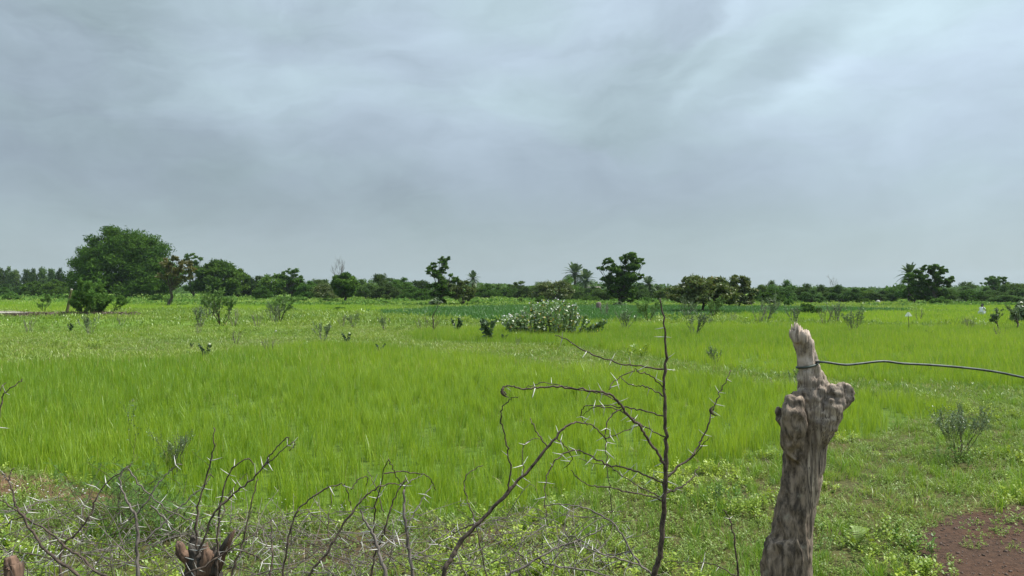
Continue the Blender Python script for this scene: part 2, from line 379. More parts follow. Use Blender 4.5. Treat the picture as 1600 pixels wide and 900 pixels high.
def blades(nb, h, spread, w, bend, K=4, hv=.35, tdry=.05):
    mb = MB(); a = rng.uniform(0, 6.283, nb); r = spread*np.sqrt(rng.uniform(0, 1, nb))
    p0 = np.stack([r*np.cos(a), r*np.sin(a), np.full(nb, -.01)], -1)
    hh = h*rng.uniform(1-hv, 1+hv*.6, nb); b = rng.uniform(0, 6.283, nb); bd = bend*rng.uniform(.1, 1.3, nb)*hh
    t = np.linspace(0, 1, K)
    P = p0[:, None, :] + np.stack([np.cos(b)[:, None]*bd[:, None]*t**2, np.sin(b)[:, None]*bd[:, None]*t**2, hh[:, None]*(t-.18*t**3*np.clip(bd/hh, 0, 1.2)[:, None])], -1)
    sd = np.stack([-np.sin(b+rng.normal(0, .6, nb)), np.cos(b), np.zeros(nb)], -1)
    prof = np.array([.7, 1.0, .75, .06])[:K] if K == 4 else np.interp(t, [0, .4, 1], [.8, 1, .08])
    strips(mb, P, w*prof[None, :]*rng.uniform(.7, 1.2, nb)[:, None], unit(sd), rng.uniform(0, 1, nb))
    return mb
def leafy(nst, h, leaf, per, spread):
    """stems with pairs of pointed leaves, folded along the midrib"""
    mb = MB()
    for s in range(nst):
        a = rng.uniform(0, 6.283); r = spread*math.sqrt(rng.uniform()); hh = h*rng.uniform(.55, 1.15)
        b = np.array([r*math.cos(a), r*math.sin(a), 0.]); top = b + np.array([rng.normal(0, .25)*hh, rng.normal(0, .25)*hh, hh])
        strips(mb, [[b, (b+top)/2, top]], [[.0018, .0015, .001]], [[1, 0, 0]], .3)
        for k in range(per):
            f = .2+.8*(k+.5)/per; c = b+(top-b)*f; az = k*2.4+rng.uniform(-.4, .4); up = rng.uniform(.0, .6)+.5*f
            L = leaf*rng.uniform(.6, 1.15)*(1-.35*abs(f-.6)); d = unit(np.array([math.cos(az), math.sin(az), up])); sd = unit(np.cross(d, [0, 0, 1])); nn = np.cross(sd, d)
            q = np.array([c, c+d*L*.35-nn*0, c+d*L*.75-[0, 0, L*.06], c+d*L-[0, 0, L*.18]])
            strips(mb, [q], [[L*.05, L*.24, L*.19, L*.01]], [sd], min(1, rng.uniform(0, .95)+(.06 if rng.uniform() < .06 else 0)))
    return mb
def wedge(d0, d1, dens, margin=1.6, k=.71):
    """random ground points in the part of the plain that can be seen from around the camera"""
    A = k*(d1**2-d0**2)+2*margin*(d1-d0); N = int(A*dens)
    u = rng.uniform(0, 1, N*2); d = d0+(d1-d0)*rng.uniform(0, 1, N*2)
    keep = rng.uniform(0, 1, N*2) < (k*d+margin)/(k*d1+margin); d = d[keep]; d = d[:int(N)]
    x = rng.uniform(-1, 1, len(d))*(k*d+margin); return x, d

rice_near = [blades(18, .27, .05, .0030, .22).mesh('rice_tuft', M['rice']) for _ in range(5)]
rice_mid = [blades(22, .26, .13, .005, .22, 3).mesh('rice_tuft_wide', M['rice']) for _ in range(4)]
rice_far = [blades(26, .24, .42, .014, .2, 3).mesh('rice_patch', M['rice']) for _ in range(4)]
crop_far = [blades(30, .30, .40, .03, .4, 3).mesh('crop_patch', M['crop']) for _ in range(3)]
def place_rice(d0, d1, dens, protos, name, hs=1.0):
    x, y = wedge(d0, d1, dens); m = masks(x, y)
    w = np.maximum.reduce([m['r1'], m['r2']*.98, m['r4']*.9, m['r5']*.9, m['r6']*.9, m['r3']*.55])
    big = fbm(x, y, 5.5, 21); gap = fbm(x, y, .9, 22)
    k = (rng.uniform(0, 1, len(x)) < w*np.clip(.55+1.3*(gap-.3), .25, 1)) ; x, y, big = x[k], y[k], big[k]; w = w[k]
    s = hs*(.72+.55*fbm(x, y, 3.1, 23))*rng.uniform(.8, 1.15, len(x))*np.clip(w*1.1, .45, 1)*np.where(sdf(RICE3, x, y) > 0, .5, 1)
    t = .5+1.9*(big-.5)+rng.normal(0, .26, len(x))+.35*(fbm(x, y, 22, 24)-.5)
    return scatter(name, protos, x, y, s, t)
place_rice(5.2, 14, 80, rice_near, 'rice_seedlings')
place_rice(14, 32, 34, rice_mid, 'rice_seedlings')
place_rice(32, 75, 6, rice_far, 'rice_seedlings', 1.0)
place_rice(75, 140, 1.3, rice_far, 'rice_seedlings', 1.5)
x, y = wedge(38, 80, 5); m = masks(x, y); k = rng.uniform(0, 1, len(x)) < m['crop']; x, y = x[k], y[k]
scatter('dark_green_crop', crop_far, x, y, rng.uniform(.7, 1.1, len(x)), rng.uniform(0, 1, len(x)))

def non_rice(x, y, m): return 1-np.maximum.reduce([m['r1'], m['r2'], m['r4'], m['crop'], m['r5'], m['r6'], m['r3']*.45, m['soil']*.96, m['soil2']*.8, m['soil3']*.7, m['dry']*.72])
tuft_s = [blades(16, .085, .05, .0022, .7, 3).mesh('short_grass_tuft', M['grass']) for _ in range(4)]
tuft_m = [blades(18, .09, .14, .006, .7, 3).mesh('short_grass_patch', M['grass']) for _ in range(4)]
tuft_f = [blades(24, .13, .45, .02, .6, 3).mesh('grass_patch', M['grass']) for _ in range(3)]
def place_turf(d0, d1, dens, protos, hs=1.0, T=0.0):
    x, y = wedge(d0, d1, dens); m = masks(x, y); k = rng.uniform(0, 1, len(x)) < non_rice(x, y, m); x, y = x[k], y[k]
    nn = fbm(x, y, 2.4, 31); s = hs*(.5+1.1*nn)*rng.uniform(.6, 1.2, len(x))
    scatter('short_grass', protos, x, y, s, .38+T+2.3*(fbm(x, y, 4.0, 32)-.5)+rng.normal(0, .2, len(x)), .2)
place_turf(3.4, 11, 60, tuft_s); place_turf(11, 32, 45, tuft_m); place_turf(32, 90, 5, tuft_f); place_turf(90, 150, 1.0, tuft_f, 1.5)
# close weeds: bright leafy stems, small creeping leaves, lusher grass and dead straw
weeds = [leafy(5, .12, .034, 10, .055).mesh('leafy_weed', M['weed']) for _ in range(5)]
creep = [leafy(9, .035, .019, 5, .08).mesh('creeping_weed', M['creep']) for _ in range(4)]
lush = [blades(22, .17, .05, .0028, .6).mesh('lush_grass_tuft', M['lush']) for _ in range(4)]
straw = [blades(9, .10, .07, .0022, 1.6, 3).mesh('straw_tuft', M['straw']) for _ in range(3)]
x, y = wedge(3.4, 12.5, 80, 1.2); m = masks(x, y); q = non_rice(x, y, m)
nn = fbm(x, y, .9, 41); k = rng.uniform(0, 1, len(x)) < q*sm(nn, .44, .68)*np.clip((12.5-y)/6, 0, 1); xs, ys = x[k], y[k]
scatter('leafy_weeds', weeds, xs, ys, rng.uniform(.45, 1.1, len(xs)), .55+1.6*(fbm(xs, ys, .8, 42)-.5)+rng.normal(0, .15, len(xs)), .25)
x, y = wedge(3.4, 12.5, 150, 1.2); m = masks(x, y); q = np.maximum(non_rice(x, y, m), m['soil']*.05+m['soil2']*.3+m['soil3']*.3+m['soil']*sm(fbm(x, y, .5, 77), .50, .60)*.8)
k = rng.uniform(0, 1, len(x)) < q*(.35+.65*sm(fbm(x, y, 1.4, 43), .3, .6)); xs, ys = x[k], y[k]
scatter('creeping_weeds', creep, xs, ys, rng.uniform(.6, 1.3, len(xs)), .5+1.6*(fbm(xs, ys, 1.1, 44)-.5)+rng.normal(0, .2, len(xs)), .2)
x, y = wedge(3.4, 12.5, 60, 1.2); m = masks(x, y); q = non_rice(x, y, m)
k = rng.uniform(0, 1, len(x)) < q*sm(fbm(x, y, 1.1, 45), .45, .62); xs, ys = x[k], y[k]
scatter('lush_grass', lush, xs, ys, rng.uniform(.4, 1.0, len(xs)), .4+1.4*(fbm(xs, ys, 1.5, 46)-.5)+rng.normal(0, .15, len(xs)), .15)
x, y = wedge(3.4, 14, 40, 1.2); m = masks(x, y); edge = np.exp(-(sdf(RICE1, x, y)/.25)**2)
k = rng.uniform(0, 1, len(x)) < np.maximum.reduce([m['dry']*1.0, edge*.6, .05+0*x])*(1-m['soil']*.4); xs, ys = x[k], y[k]
scatter('dry_straw', straw, xs, ys, rng.uniform(.5, 1.2, len(xs)), rng.uniform(0, 1, len(xs)), .5)
# darker low plants dotted over the banks and fallow strips
x, y = wedge(11, 75, 3.2); m = masks(x, y); q = non_rice(x, y, m); k = rng.uniform(0, 1, len(x)) < np.clip(q, .03, 1)*sm(fbm(x, y, 3.0, 47), .50, .66); xs, ys = x[k], y[k]
scatter('low_bank_plants', creep+weeds[:2], xs, ys, rng.uniform(1.2, 3.2, len(xs)), rng.uniform(-.5, .25, len(xs)), .2)
# clods and gravel on the bare soil
def clod():
    mb = MB(); v = np.array([[1,0,0],[-1,0,0],[0,1,0],[0,-1,0],[0,0,1],[0,0,-1]], float)*rng.uniform(.6, 1.3, (6, 1))
    f = [(a_, b_, c_, c_) for a_, b_, c_ in ((0,2,4),(2,1,4),(1,3,4),(3,0,4),(2,0,5),(1,2,5),(3,1,5),(0,3,5))]; mb.add(v*[1, 1, .7], f); return mb.mesh('soil_clod', soilm)
soilm = wood_mat('soil_clod', (.065, .038, .028), (.17, .12, .095), 2.0, (1, 1, 1))
cl_ = [clod() for _ in range(4)]
x, y = wedge(3.6, 6.5, 900, 1.2); m = masks(x, y); k = rng.uniform(0, 1, len(x)) < np.maximum.reduce([m['soil'], m['soil2'], m['soil3'], m['dry']*.3]); x, y = x[k], y[k]
scatter('soil_clods', cl_, x, y, .0035+.012*rng.uniform(0, 1, len(x))**4, rng.uniform(0, 1, len(x)), 3)
# specks of white flowers in the weeds at the left
def speck():
    mb = leafy(3, .10, .014, 4, .03)
    for k in range(5):
        c = np.array([[rng.normal(0, .03), rng.normal(0, .03), rng.uniform(.09, .13)]])
        strips(mb, [[c[0]-[.004, 0, 0], c[0]+[.004, 0, .001]]], [[.004, .004]], [[0, 1, 0]], .5, 1)
    return mb.mesh('tiny_white_flower', [M['creep'], M['petal']])
x, y = wedge(3.6, 6.2, 60, 1.0); q = np.exp(-((x+3.2)/1.2)**2)*.6+.012; k = rng.uniform(0, 1, len(x)) < q*non_rice(x, y, masks(x, y)); x, y = x[k], y[k]
scatter('tiny_white_flowers', [speck() for _ in range(3)], x, y, rng.uniform(.6, 1.2, len(x)), rng.uniform(.2, .8, len(x)))

# ------------------------------------------------------------------ trees
def at(px, d, z=None):
    x = (px-800)/F*d; return np.array([x, d, gz(x, d) if z is None else z])
def topz(py, d): return EYE-(py-450)/F*d
def wander(a, b, n=6, amt=.08):
    a = np.asarray(a, float); b = np.asarray(b, float); L = np.linalg.norm(b-a)
    P = [a+(b-a)*t+rng.normal(0, 1, 3)*amt*L*math.sin(math.pi*t) for t in np.linspace(0, 1, n)]
    return smooth_path(P, 2)
def crown_clumps(h, w, cb, n, shape, flat, cs=(.10, .17)):
    """clump centres and radii for a crown of width w between heights cb and h"""
    out = []; H = h-cb
    for i in range(n*20):
        if len(out) >= n: break
        p = rng.uniform(-1, 1, 3); p[2] = rng.uniform(0, 1)
        if shape == 'dome': r = math.sqrt(max(0, 1-p[2]**2.2))*(1.0 if p[2] > .12 else .86)
        elif shape == 'ball': r = math.sqrt(max(0, 1-(2*p[2]-1)**2))
        elif shape == 'vase': r = .45+.75*p[2]**.8 if p[2] < .75 else 1.05-.9*(p[2]-.75)/.25*.6
        else: r = 1-.75*p[2]
        rr = math.hypot(p[0], p[1])
        if rr > r or (rr < r*.55 and p[2] < .72 and rng.uniform() < .75): continue
        s = w*rng.uniform(*cs)
        k = np.array([p[0]*(w/2-s*.8), p[1]*(w/2-s*.8), cb+s*flat*.7+p[2]*(H-s*flat*1.5)])
        if any(np.linalg.norm(k-o[0]) < s*.55 for o in out): continue
        out.append((k, np.array([s, s, s*flat])))
    return out
def crown_leaves(mb, clumps, n, L, Wd, up=.5, shell=.55, out=.4, droop=0.0):
    per = max(8, n//max(1, len(clumps)))
    for c, r in clumps:
        d = rvec(per); rad = (shell+(1-shell)*rng.uniform(0, 1, per))*(rng.uniform(0, 1, per)**.25)
        P = c+d*rad[:, None]*r*rng.uniform(.8, 1.15, (per, 1))
        nrm = unit(rvec(per)*.8+np.array([0, 0, up])+d*out)
        A = unit(np.cross(nrm, rvec(per))+d*.6*out+np.array([0, 0, -droop])); B = unit(np.cross(nrm, A))
        s = rng.uniform(.6, 1.3, (per, 1)); t = np.clip(rng.uniform(0, 1)*.5+rng.uniform(0, .5, per), 0, .92)
        t = np.where(rng.uniform(0, 1, per) < .03, .98, t)
        diamonds(mb, P, A*L*s, B*Wd*s, t)
def limb_set(mb, base, fork, clumps, r0, nl, lean=.1):
    tr = wander(base, fork, 6, lean*.5); tube(mb, tr, np.linspace(r0*1.15, r0*.72, len(tr)), 7, lump=.08)
    pick = rng.permutation(len(clumps))[:nl]
    for i in pick:
        e = clumps[i][0]; f = rng.uniform(.6, 1.0); s = tr[int(f*(len(tr)-1))]
        mid = s+(e-s)*.5+np.array([0, 0, -.06*np.linalg.norm(e-s)]); P = smooth_path([s, mid+rng.normal(0, .05, 3)*np.linalg.norm(e-s), e], 5)
        rr = r0*rng.uniform(.28, .5); tube(mb, P, np.linspace(rr, rr*.25, len(P)), 5)
SPEC = dict(
  acacia=dict(mat='acacia', L=.30, W=.085, up=.35, out=.7, flat=.62, shape='dome', cb=.10, n=70, shell=.45, cs=(.10, .15)),
  broad=dict(mat='broad', L=.15, W=.08, up=.8, out=.2, flat=.42, shape='ball', cb=.20, n=44, shell=.0, cs=(.09, .17)),
  round=dict(mat='round', L=.20, W=.08, up=.4, out=.5, flat=.75, shape='dome', cb=.05, n=48, shell=.4, cs=(.11, .19)),
  far=dict(mat='far', L=.17, W=.085, up=.5, out=.3, flat=.72, shape='dome', cb=.03, n=30, shell=.25, cs=(.11, .20)),
  olive=dict(mat='olive', L=.13, W=.05, up=.4, out=.4, flat=.6, shape='dome', cb=.22, n=60, shell=.05, cs=(.08, .15)),
  russet=dict(mat='russet', L=.10, W=.042, up=.6, out=.2, flat=.45, shape='vase', cb=.34, n=24, shell=.0),
  column=dict(mat='far', L=.17, W=.085, up=.5, out=.5, flat=.9, shape='ball', cb=.0, n=30, shell=.3, cs=(.22, .34)),
  pale=dict(mat='pale', L=.16, W=.07, up=.4, out=.4, flat=.8, shape='dome', cb=.0, n=14, shell=.4),
)
def tree_meshes(kind, h, w, leaves, trunk_r, fork=None, bark='bark', ls=1.0, lean=(0, 0), **ov):
    s = dict(SPEC[kind]); s.update(ov)
    cl = crown_clumps(h, w, h*s['cb'], s['n'], s['shape'], s['flat'], s.get('cs', (.10, .17)))
    cl = [(c+np.array([lean[0], lean[1], 0]), r) for c, r in cl]
    cz = max(c[2]+r[2] for c, r in cl); cr = np.percentile([math.hypot(c[0]-lean[0], c[1]-lean[1])+r[0] for c, r in cl], 80)
    cl = [(np.array([lean[0]+(c[0]-lean[0])*w/2/cr, lean[1]+(c[1]-lean[1])*w/2/cr, c[2]*(h*1.0)/cz]), r) for c, r in cl]
    mb = MB(); crown_leaves(mb, cl, leaves, s['L']*ls, s['W']*ls, s['up'], s['shell'], s['out'], s.get('droop', 0))
    tb = MB(); fz = fork or h*max(.18, s['cb']*.9)
    limb_set(tb, (0, 0, -.15), (lean[0]*.7, lean[1]*.7, fz), cl, trunk_r, min(len(cl), 14 if h > 4 else 8))
    return mb.mesh('crown', M[s['mat']]), tb.mesh('trunk', M[bark])
def put_tree(name, meshes, loc, label, cat, group=None, rz=0, s=1.0):
    e = empty(name, loc, rz, s); tag(e, label, cat, group)
    for nm, me in zip(('crown', 'trunk'), meshes):
        o = bpy.data.objects.new(nm, me); COL.objects.link(o); o.parent = e
    return e
def shaped_tree(name, kind, px, d, clumps, leaves, tr, label, cat='tree', fork=1.0, bark='bark', ls=1.0, flat=.58, **ov):
    """a crown whose main leaf masses are given one by one (across, up and radius as read off the photograph)"""
    s_ = dict(SPEC[kind]); s_.update(ov); b = at(px, d); k = d/F; cl = []
    for cx, cy, r in clumps:
        for q in range(max(5, int(r/1.15))):
            o = rvec(1)[0]*rng.uniform(.2, 1.15)**.5*np.array([1.1, 1.2, .75]); rr = r*rng.uniform(.30, .60)
            cl.append((np.array([(cx-px)+o[0]*(r-rr*.6), o[1]*r, 0])*k+np.array([0, 0, topz(cy, d)-b[2]+o[2]*(r-rr*.6)*k]), np.array([rr, rr, rr*flat])*k))
    mb = MB(); w = np.array([r[0]**2 for c, r in cl]); w /= w.sum()
    for c, ww in zip(cl, w): crown_leaves(mb, [c], int(leaves*ww), s_['L']*ls, s_['W']*ls, s_['up'], s_['shell'], s_['out'])
    tb = MB(); fx = np.mean([c[0] for c in clumps])-px
    limb_set(tb, (0, 0, -.15), (fx*k*.55, 0, fork), cl, tr, min(len(cl), 26)); return put_tree(name, (mb.mesh('crown', M[s_['mat']]), tb.mesh('trunk', M[bark])), b, label, cat)
def one_tree(name, kind, px, d, ytop, wpx, leaves, tr, label, cat='tree', **kw):
    b = at(px, d); h = topz(ytop, d)-b[2]; w = wpx/F*d
    return put_tree(name, tree_meshes(kind, h, w, leaves, tr, **kw), b, label, cat)

one_tree('acacia_tree', 'acacia', 198, 108, 350, 172, 52000, .38, 'huge dome-shaped acacia reaching nearly to the ground, largest tree on the left', ls=.85, fork=2.0, n=150, cb=.03)
shaped_tree('lone_tree', 'russet', 262, 68, [(276,402,10),(262,411,12),(287,412,12),(297,421,9),(271,424,14),(256,431,10),(290,433,11),(277,439,9),(266,416,9)], 9000, .13, 'small tree with russet leaves and a leaning bare trunk right of the huge acacia', fork=2.3)
shaped_tree('broadleaf_tree', 'broad', 302, 128, [(299,399,9),(308,404,9),(291,404,7),(303,412,11),(311,420,11),(297,424,12),(307,437,14),(299,449,14)], 6500, .2, 'dark clumpy tree peeking up between the russet tree and the wide rounded tree', ls=1.25)
one_tree('rounded_tree', 'round', 340, 116, 403, 82, 19000, .25, 'wide rounded green tree right of the russet tree', ls=1.2)
one_tree('rounded_tree', 'round', 372, 121, 418, 52, 8000, .2, 'lower rounded shoulder of foliage on the right side of the wide rounded tree', ls=1.2)
shaped_tree('broadleaf_tree', 'broad', 456, 112, [(451,425,9),(461,426,9),(444,431,10),(457,436,14),(469,434,8),(447,445,14),(463,449,14),(455,457,12),(472,444,8)], 9000, .2, 'dark ragged tree standing out above the light green bushes left of the dead tree', ls=1.15)
one_tree('rounded_tree', 'round', 427, 118, 425, 62, 5000, .2, 'light green domed tree directly left of the dark ragged tree', ls=1.2)
one_tree('round_crowned_tree', 'round', 540, 88, 424, 47, 14000, .16, 'small tree with a dense almost spherical crown in front of the bare dead tree', shape='ball', cb=.12, fork=1.0)
shaped_tree('tall_ragged_tree', 'broad', 683, 70, [(690,408,10),(696,404,8),(676,417,11),(694,419,9),(684,428,14),(671,425,8),(700,430,8),(708,437,11),(690,445,15),(676,448,10),(684,460,14),(700,456,12),(692,468,9)], 10500, .13, 'tall ragged tree with tiered clumps and sky gaps, left of the single small palm', fork=1.3, ls=.8)
one_tree('olive_tree', 'olive', 725, 71, 437, 42, 9000, .10, 'olive-tinted round little tree right of the tall ragged tree', cb=.15)
shaped_tree('broadleaf_tree', 'broad', 968, 70, [(985,402,13),(1000,409,10),(972,407,11),(952,409,11),(962,420,16),(938,420,8),(985,419,17),(942,438,9),(957,436,15),(978,436,20),(998,432,9),(962,452,17),(982,454,17),(947,448,8),(971,466,12),(986,466,9)], 21000, .14, 'dark broad-leaved tree with layered branches, tallest tree of the centre right', fork=1.1, ls=.85)
one_tree('thorn_tree', 'olive', 1098, 50, 427, 108, 24000, .09, 'brownish olive spreading thorn tree with a thin visible trunk', fork=.9, cb=.22, n=90)
one_tree('thorn_tree', 'olive', 1156, 64, 428, 54, 12000, .10, 'brownish upright bushy tree just right of the spreading thorn tree', cb=.08)
shaped_tree('broadleaf_tree', 'broad', 1457, 76, [(1447,419,8),(1462,419,10),(1474,424,9),(1480,433,8),(1456,430,9),(1440,432,11),(1425,430,9),(1466,440,11),(1480,446,6),(1446,442,9),(1430,446,12),(1456,456,11),(1470,460,11),(1440,462,10),(1474,470,8),(1465,431,9),(1450,441,10),(1484,439,6),(1461,449,10),(1445,451,10),(1480,458,9),(1438,424,8),(1468,417,7),(1455,424,7),(1478,440,8),(1468,456,10),(1448,462,11),(1462,469,9)], 32000, .13, 'dark spreading tree with many sky gaps beside the tall palm on the right', fork=1.2, bark='palebark', ls=.85)
shaped_tree('broadleaf_tree', 'broad', 1430, 79, [(1428,429,9),(1419,438,9),(1436,440,11),(1425,449,13),(1438,456,12),(1420,461,10),(1432,466,9)], 6500, .12, 'leafy tree overlapping the tall right-hand palm', ls=.9)
one_tree('rounded_tree', 'round', 1402, 104, 441, 50, 5000, .18, 'rounded tree left of the tall right-hand palm', ls=1.1)
shaped_tree('flat_topped_tree', 'broad', 1553, 118, [(1545,435,8),(1556,434,8),(1565,437,8),(1570,442,7),(1538,442,6),(1552,442,12),(1550,452,13),(1562,452,11),(1544,461,11),(1560,461,10)], 9000, .2, 'dark flat-topped tree rising above the treeline at the far right', ls=1.15)
one_tree('rounded_tree', 'far', 1512, 165, 438, 32, 2200, .2, 'bluish crown showing behind the trees left of the dark flat-topped tree')

# date palms
def palm_meshes(h, fr, nf=34):
    mb = MB()
    for i in range(nf):
        az = i*2.399+rng.uniform(-.2, .2); el = math.radians(80-115*(i/nf)**.9+rng.uniform(-6, 6)); L = fr*rng.uniform(.85, 1.08)
        t = np.linspace(0, 1, 14); dr = .42*L*t**2*(.6+.5*(i/nf))
        pts = np.stack([np.cos(az)*math.cos(el)*L*t, np.sin(az)*math.cos(el)*L*t, h+math.sin(el)*L*t-dr], -1)
        tube(mb, pts, np.linspace(.035, .008, 14), 3, .4); T = unit(np.gradient(pts, axis=0)); S = unit(np.cross(T, [0, 0, 1.0]))
        for sg in (-1, 1):
            a0 = pts[2:]; ll = (L*.26*np.sin(np.pi*np.clip(t[2:]*.85+.12, 0, 1)))[:, None]
            tip = a0+(S[2:]*sg*.8+T[2:]*.7+np.array([0, 0, .12]))*ll; tip[:, 2] -= .08*ll[:, 0]
            strips(mb, np.stack([a0, (a0+tip)/2, tip], 1), [[.05, .075, .01]], T[2:], np.clip(rng.uniform(0, 1, len(a0)), 0, .9))
    tb = MB(); P = wander((0, 0, -.1), (0, 0, h), 6, .02); tube(tb, P, np.linspace(.26, .2, len(P)), 9, lump=.16)
    for k in range(26):
        a = rng.uniform(0, 6.283); zz = h-rng.uniform(.05, .8); tube(tb, [[.15*math.cos(a), .15*math.sin(a), zz], [.42*math.cos(a), .42*math.sin(a), zz+.2]], [.05, .02], 4)
    return mb.mesh('crown', M['palm']), tb.mesh('trunk', M['bark'])
pm = [palm_meshes(4.4, 2.5), palm_meshes(3.4, 2.3), palm_meshes(3.6, 2.2, 30)]
def put_palm(px, d, yc, i, frpx, label, rz=0):
    b = at(px, d); h0 = (4.4, 3.4, 3.6)[i]; fr0 = (2.5, 2.3, 2.2)[i]; s = (frpx/F*d)/fr0; zc = topz(yc, d)
    b[2] = zc-h0*s if zc-h0*s < gz(b[0], b[1]) else gz(b[0], b[1])
    sz = (zc-b[2])/h0 if zc-h0*s > gz(b[0], b[1]) else s
    put_tree('date_palm', pm[i], b, label, 'palm tree', rz=rz, s=(s, s, sz))
put_palm(898, 150, 428, 0, 25, 'taller, left one of the two date palms standing together in the centre right')
put_palm(915, 147, 437, 1, 23, 'lower and right one of the two date palms standing together', 1.3)
put_palm(1013, 110, 445, 2, 19, 'date palm half hidden behind the right side of the dark broad-leaved tree', .5)
put_palm(739, 150, 436, 1, 15, 'small solitary date palm behind the olive-tinted round tree', 2.2)
put_palm(1421, 86, 429, 0, 22, 'date palm poking out left of the spreading tree on the right', 2.9)
put_palm(1050, 150, 455, 2, 12, 'low date palm at the left foot of the brownish spreading thorn tree', 4.0)

# bare branching
def branching(mb, p, d, L, r, depth, spread=.55, up=.15, n=3, gravity=0.0, tips=None, sides=4):
    q = p+d*L; mid = (p+q)/2+rvec(1)[0]*L*.07
    tube(mb, [p, mid, q], [r, r*.82, r*.62], sides, rng.uniform(.2, .8))
    if tips is not None: tips.append((mid, d)); tips.append((q, d))
    if depth <= 0: return
    for k in range(n if depth > 1 else n+1):
        f = rng.uniform(.45, 1.0) if k else 1.0
        nd = unit((d+rvec(1)[0]*spread+np.array([0, 0, up-gravity]))[None])[0]
        branching(mb, p+(q-p)*f, nd, L*rng.uniform(.55, .85), r*.6*(1-.2*(1-f)), depth-1, spread, up, n, gravity, tips, sides)
def bare_tree(px, d, ytop, r, label, name='dead_tree', depth=4, m='greytwig'):
    b = at(px, d); h = topz(ytop, d)-b[2]; mb = MB()
    branching(mb, np.array([0, 0, -.1]), np.array([.02, 0, 1.]), h*.42, r, depth, .5, .25, 3)
    e = empty(name, b); tag(e, label, 'tree'); mb.build('trunk', M[m], e)
bare_tree(532, 124, 413, .09, 'bare dead tree whose pale twigs rise behind the almost spherical tree', depth=5)
bare_tree(1303, 150, 434, .05, 'faint bare tree top above the dark treeline on the right', depth=4)

# the far treeline: every tree a thing; labels count from landmarks
ORD = ['first', 'second', 'third', 'fourth', 'fifth', 'sixth', 'seventh', 'eighth', 'ninth', 'tenth', 'eleventh', 'twelfth', 'thirteenth', 'fourteenth']
far_me = [tree_meshes('far', 6.0, w_, 9500, .22) for w_ in (7.5, 6.0, 9.0, 8.2)] + [tree_meshes('far', 6.0, 7.5, 9000, .2, mat=m_) for m_ in ('round', 'olive', 'pale')]
far_w = [7.5, 6, 9, 8.2, 7.5, 7.5, 7.5]
col_me = [tree_meshes('column', 6.5, 3.6, 6500, .12) for _ in range(3)]
def far_tree(px, d, ytop, wpx, i, label, group='trees of the far treeline', name='treeline_tree'):
    d *= .92 if px < 400 else .84 if px < 850 else .74
    b = at(px, d); h = topz(ytop, d)-b[2]; w = wpx/F*d
    put_tree(name, far_me[i], b, label, 'tree', group, rng.uniform(0, 6.28), (1.12*w/far_w[i], 1.12*w/far_w[i], h/6.0))
# plantation row at the left edge
for k in range(10):
    px = -14+k*13.5+R.uniform(-2, 2); d = 186+R.uniform(-3, 3); b = at(px, d); h = topz(417+R.uniform(-2.5, 4), d)-b[2]
    put_tree('plantation_tree', col_me[k % 3], b, f'{ORD[k]} narrow dark tree from the left edge in the even plantation row', 'tree', 'plantation row at the far left', R.uniform(0, 6), (1.3*14/F*d/3.6, 1.3*14/F*d/3.6, h/6.5))
for k, (px, d, yt, w, i) in enumerate([(18,150,442,50,0),(52,138,438,48,4),(88,134,435,44,4),(5,140,448,36,4)]):
    far_tree(px, d, yt, w, i, ['dark low tree in front of the plantation row near the left edge', 'pale rounded bush-like tree in front of the plantation row', 'pale rounded bush-like tree close to the left edge of the huge acacia', 'low rounded tree at the very left edge'][k], None)
sections = [  # landmark, then trees to its right: px, distance, top y, width, mesh
 ('the wide rounded tree', [(398,132,432,34,0),(404,150,428,26,1),(412,120,446,34,4)]),
 ('the dark ragged tree', [(484,126,437,44,4),(508,122,440,44,5),(474,140,432,40,0),(500,150,434,46,3),(520,140,436,40,0)]),
 ('the almost spherical tree', [(572,132,434,54,0),(594,146,425,38,3),(604,124,440,58,0),(628,136,432,48,4),(645,120,446,44,4),(656,142,436,52,3),(618,150,432,40,1),(664,112,450,40,4)]),
 ('the tall ragged tree', [(706,130,440,44,5),(700,150,434,40,0),(716,118,450,34,4),(752,142,444,44,0)]),
 ('the small solitary palm', [(765,134,442,44,4),(784,150,443,36,0),(795,140,447,38,4),(808,158,437,30,1),(822,134,447,42,0),(838,144,439,44,0),(853,122,436,48,5),(874,118,434,50,5),(888,132,428,32,6)]),
 ('the twin date palms', [(903,128,447,36,0),(926,160,445,40,0),(936,136,448,40,4),(946,126,446,44,0),(922,124,462,34,4)]),
 ('the dark broad-leaved tree', [(996,128,444,40,0),(1004,150,440,44,0),(1022,144,452,40,1),(1040,132,447,44,0),(1062,120,441,48,5),(1036,158,444,50,0)]),
 ('the brownish upright bushy tree', [(1132,110,434,46,0),(1178,124,452,28,0),(1202,118,436,40,0),(1222,112,435,46,0),(1208,104,450,46,4),(1238,126,446,34,1),(1256,118,441,40,0),(1268,108,450,38,0),(1284,118,443,44,0),(1306,124,446,38,1),(1318,112,443,50,0),(1344,122,449,48,4),(1362,128,451,40,0),(1376,118,452,48,0)]),
 ('the spreading tree with sky gaps', [(1468,112,448,50,0),(1492,118,455,46,4),(1515,112,452,56,4),(1500,140,446,44,0),(1534,124,446,40,0),(1552,110,454,44,0),(1578,120,443,46,0),(1592,132,440,60,3),(1610,118,444,56,0),(1572,106,456,50,0),(1640,124,442,60,3)]),
]
for lm, lst in sections:
    for k, (px, d, yt, w, i) in enumerate(sorted(lst)):
        tone = {0: 'dark green', 1: 'narrow dark', 2: 'broad dark', 3: 'broad dark', 4: 'mid green', 5: 'olive-brown', 6: 'pale yellowish'}[i]
        far_tree(px, d, yt, w, i, f'{tone} tree, {ORD[k]} in line right of {lm}')
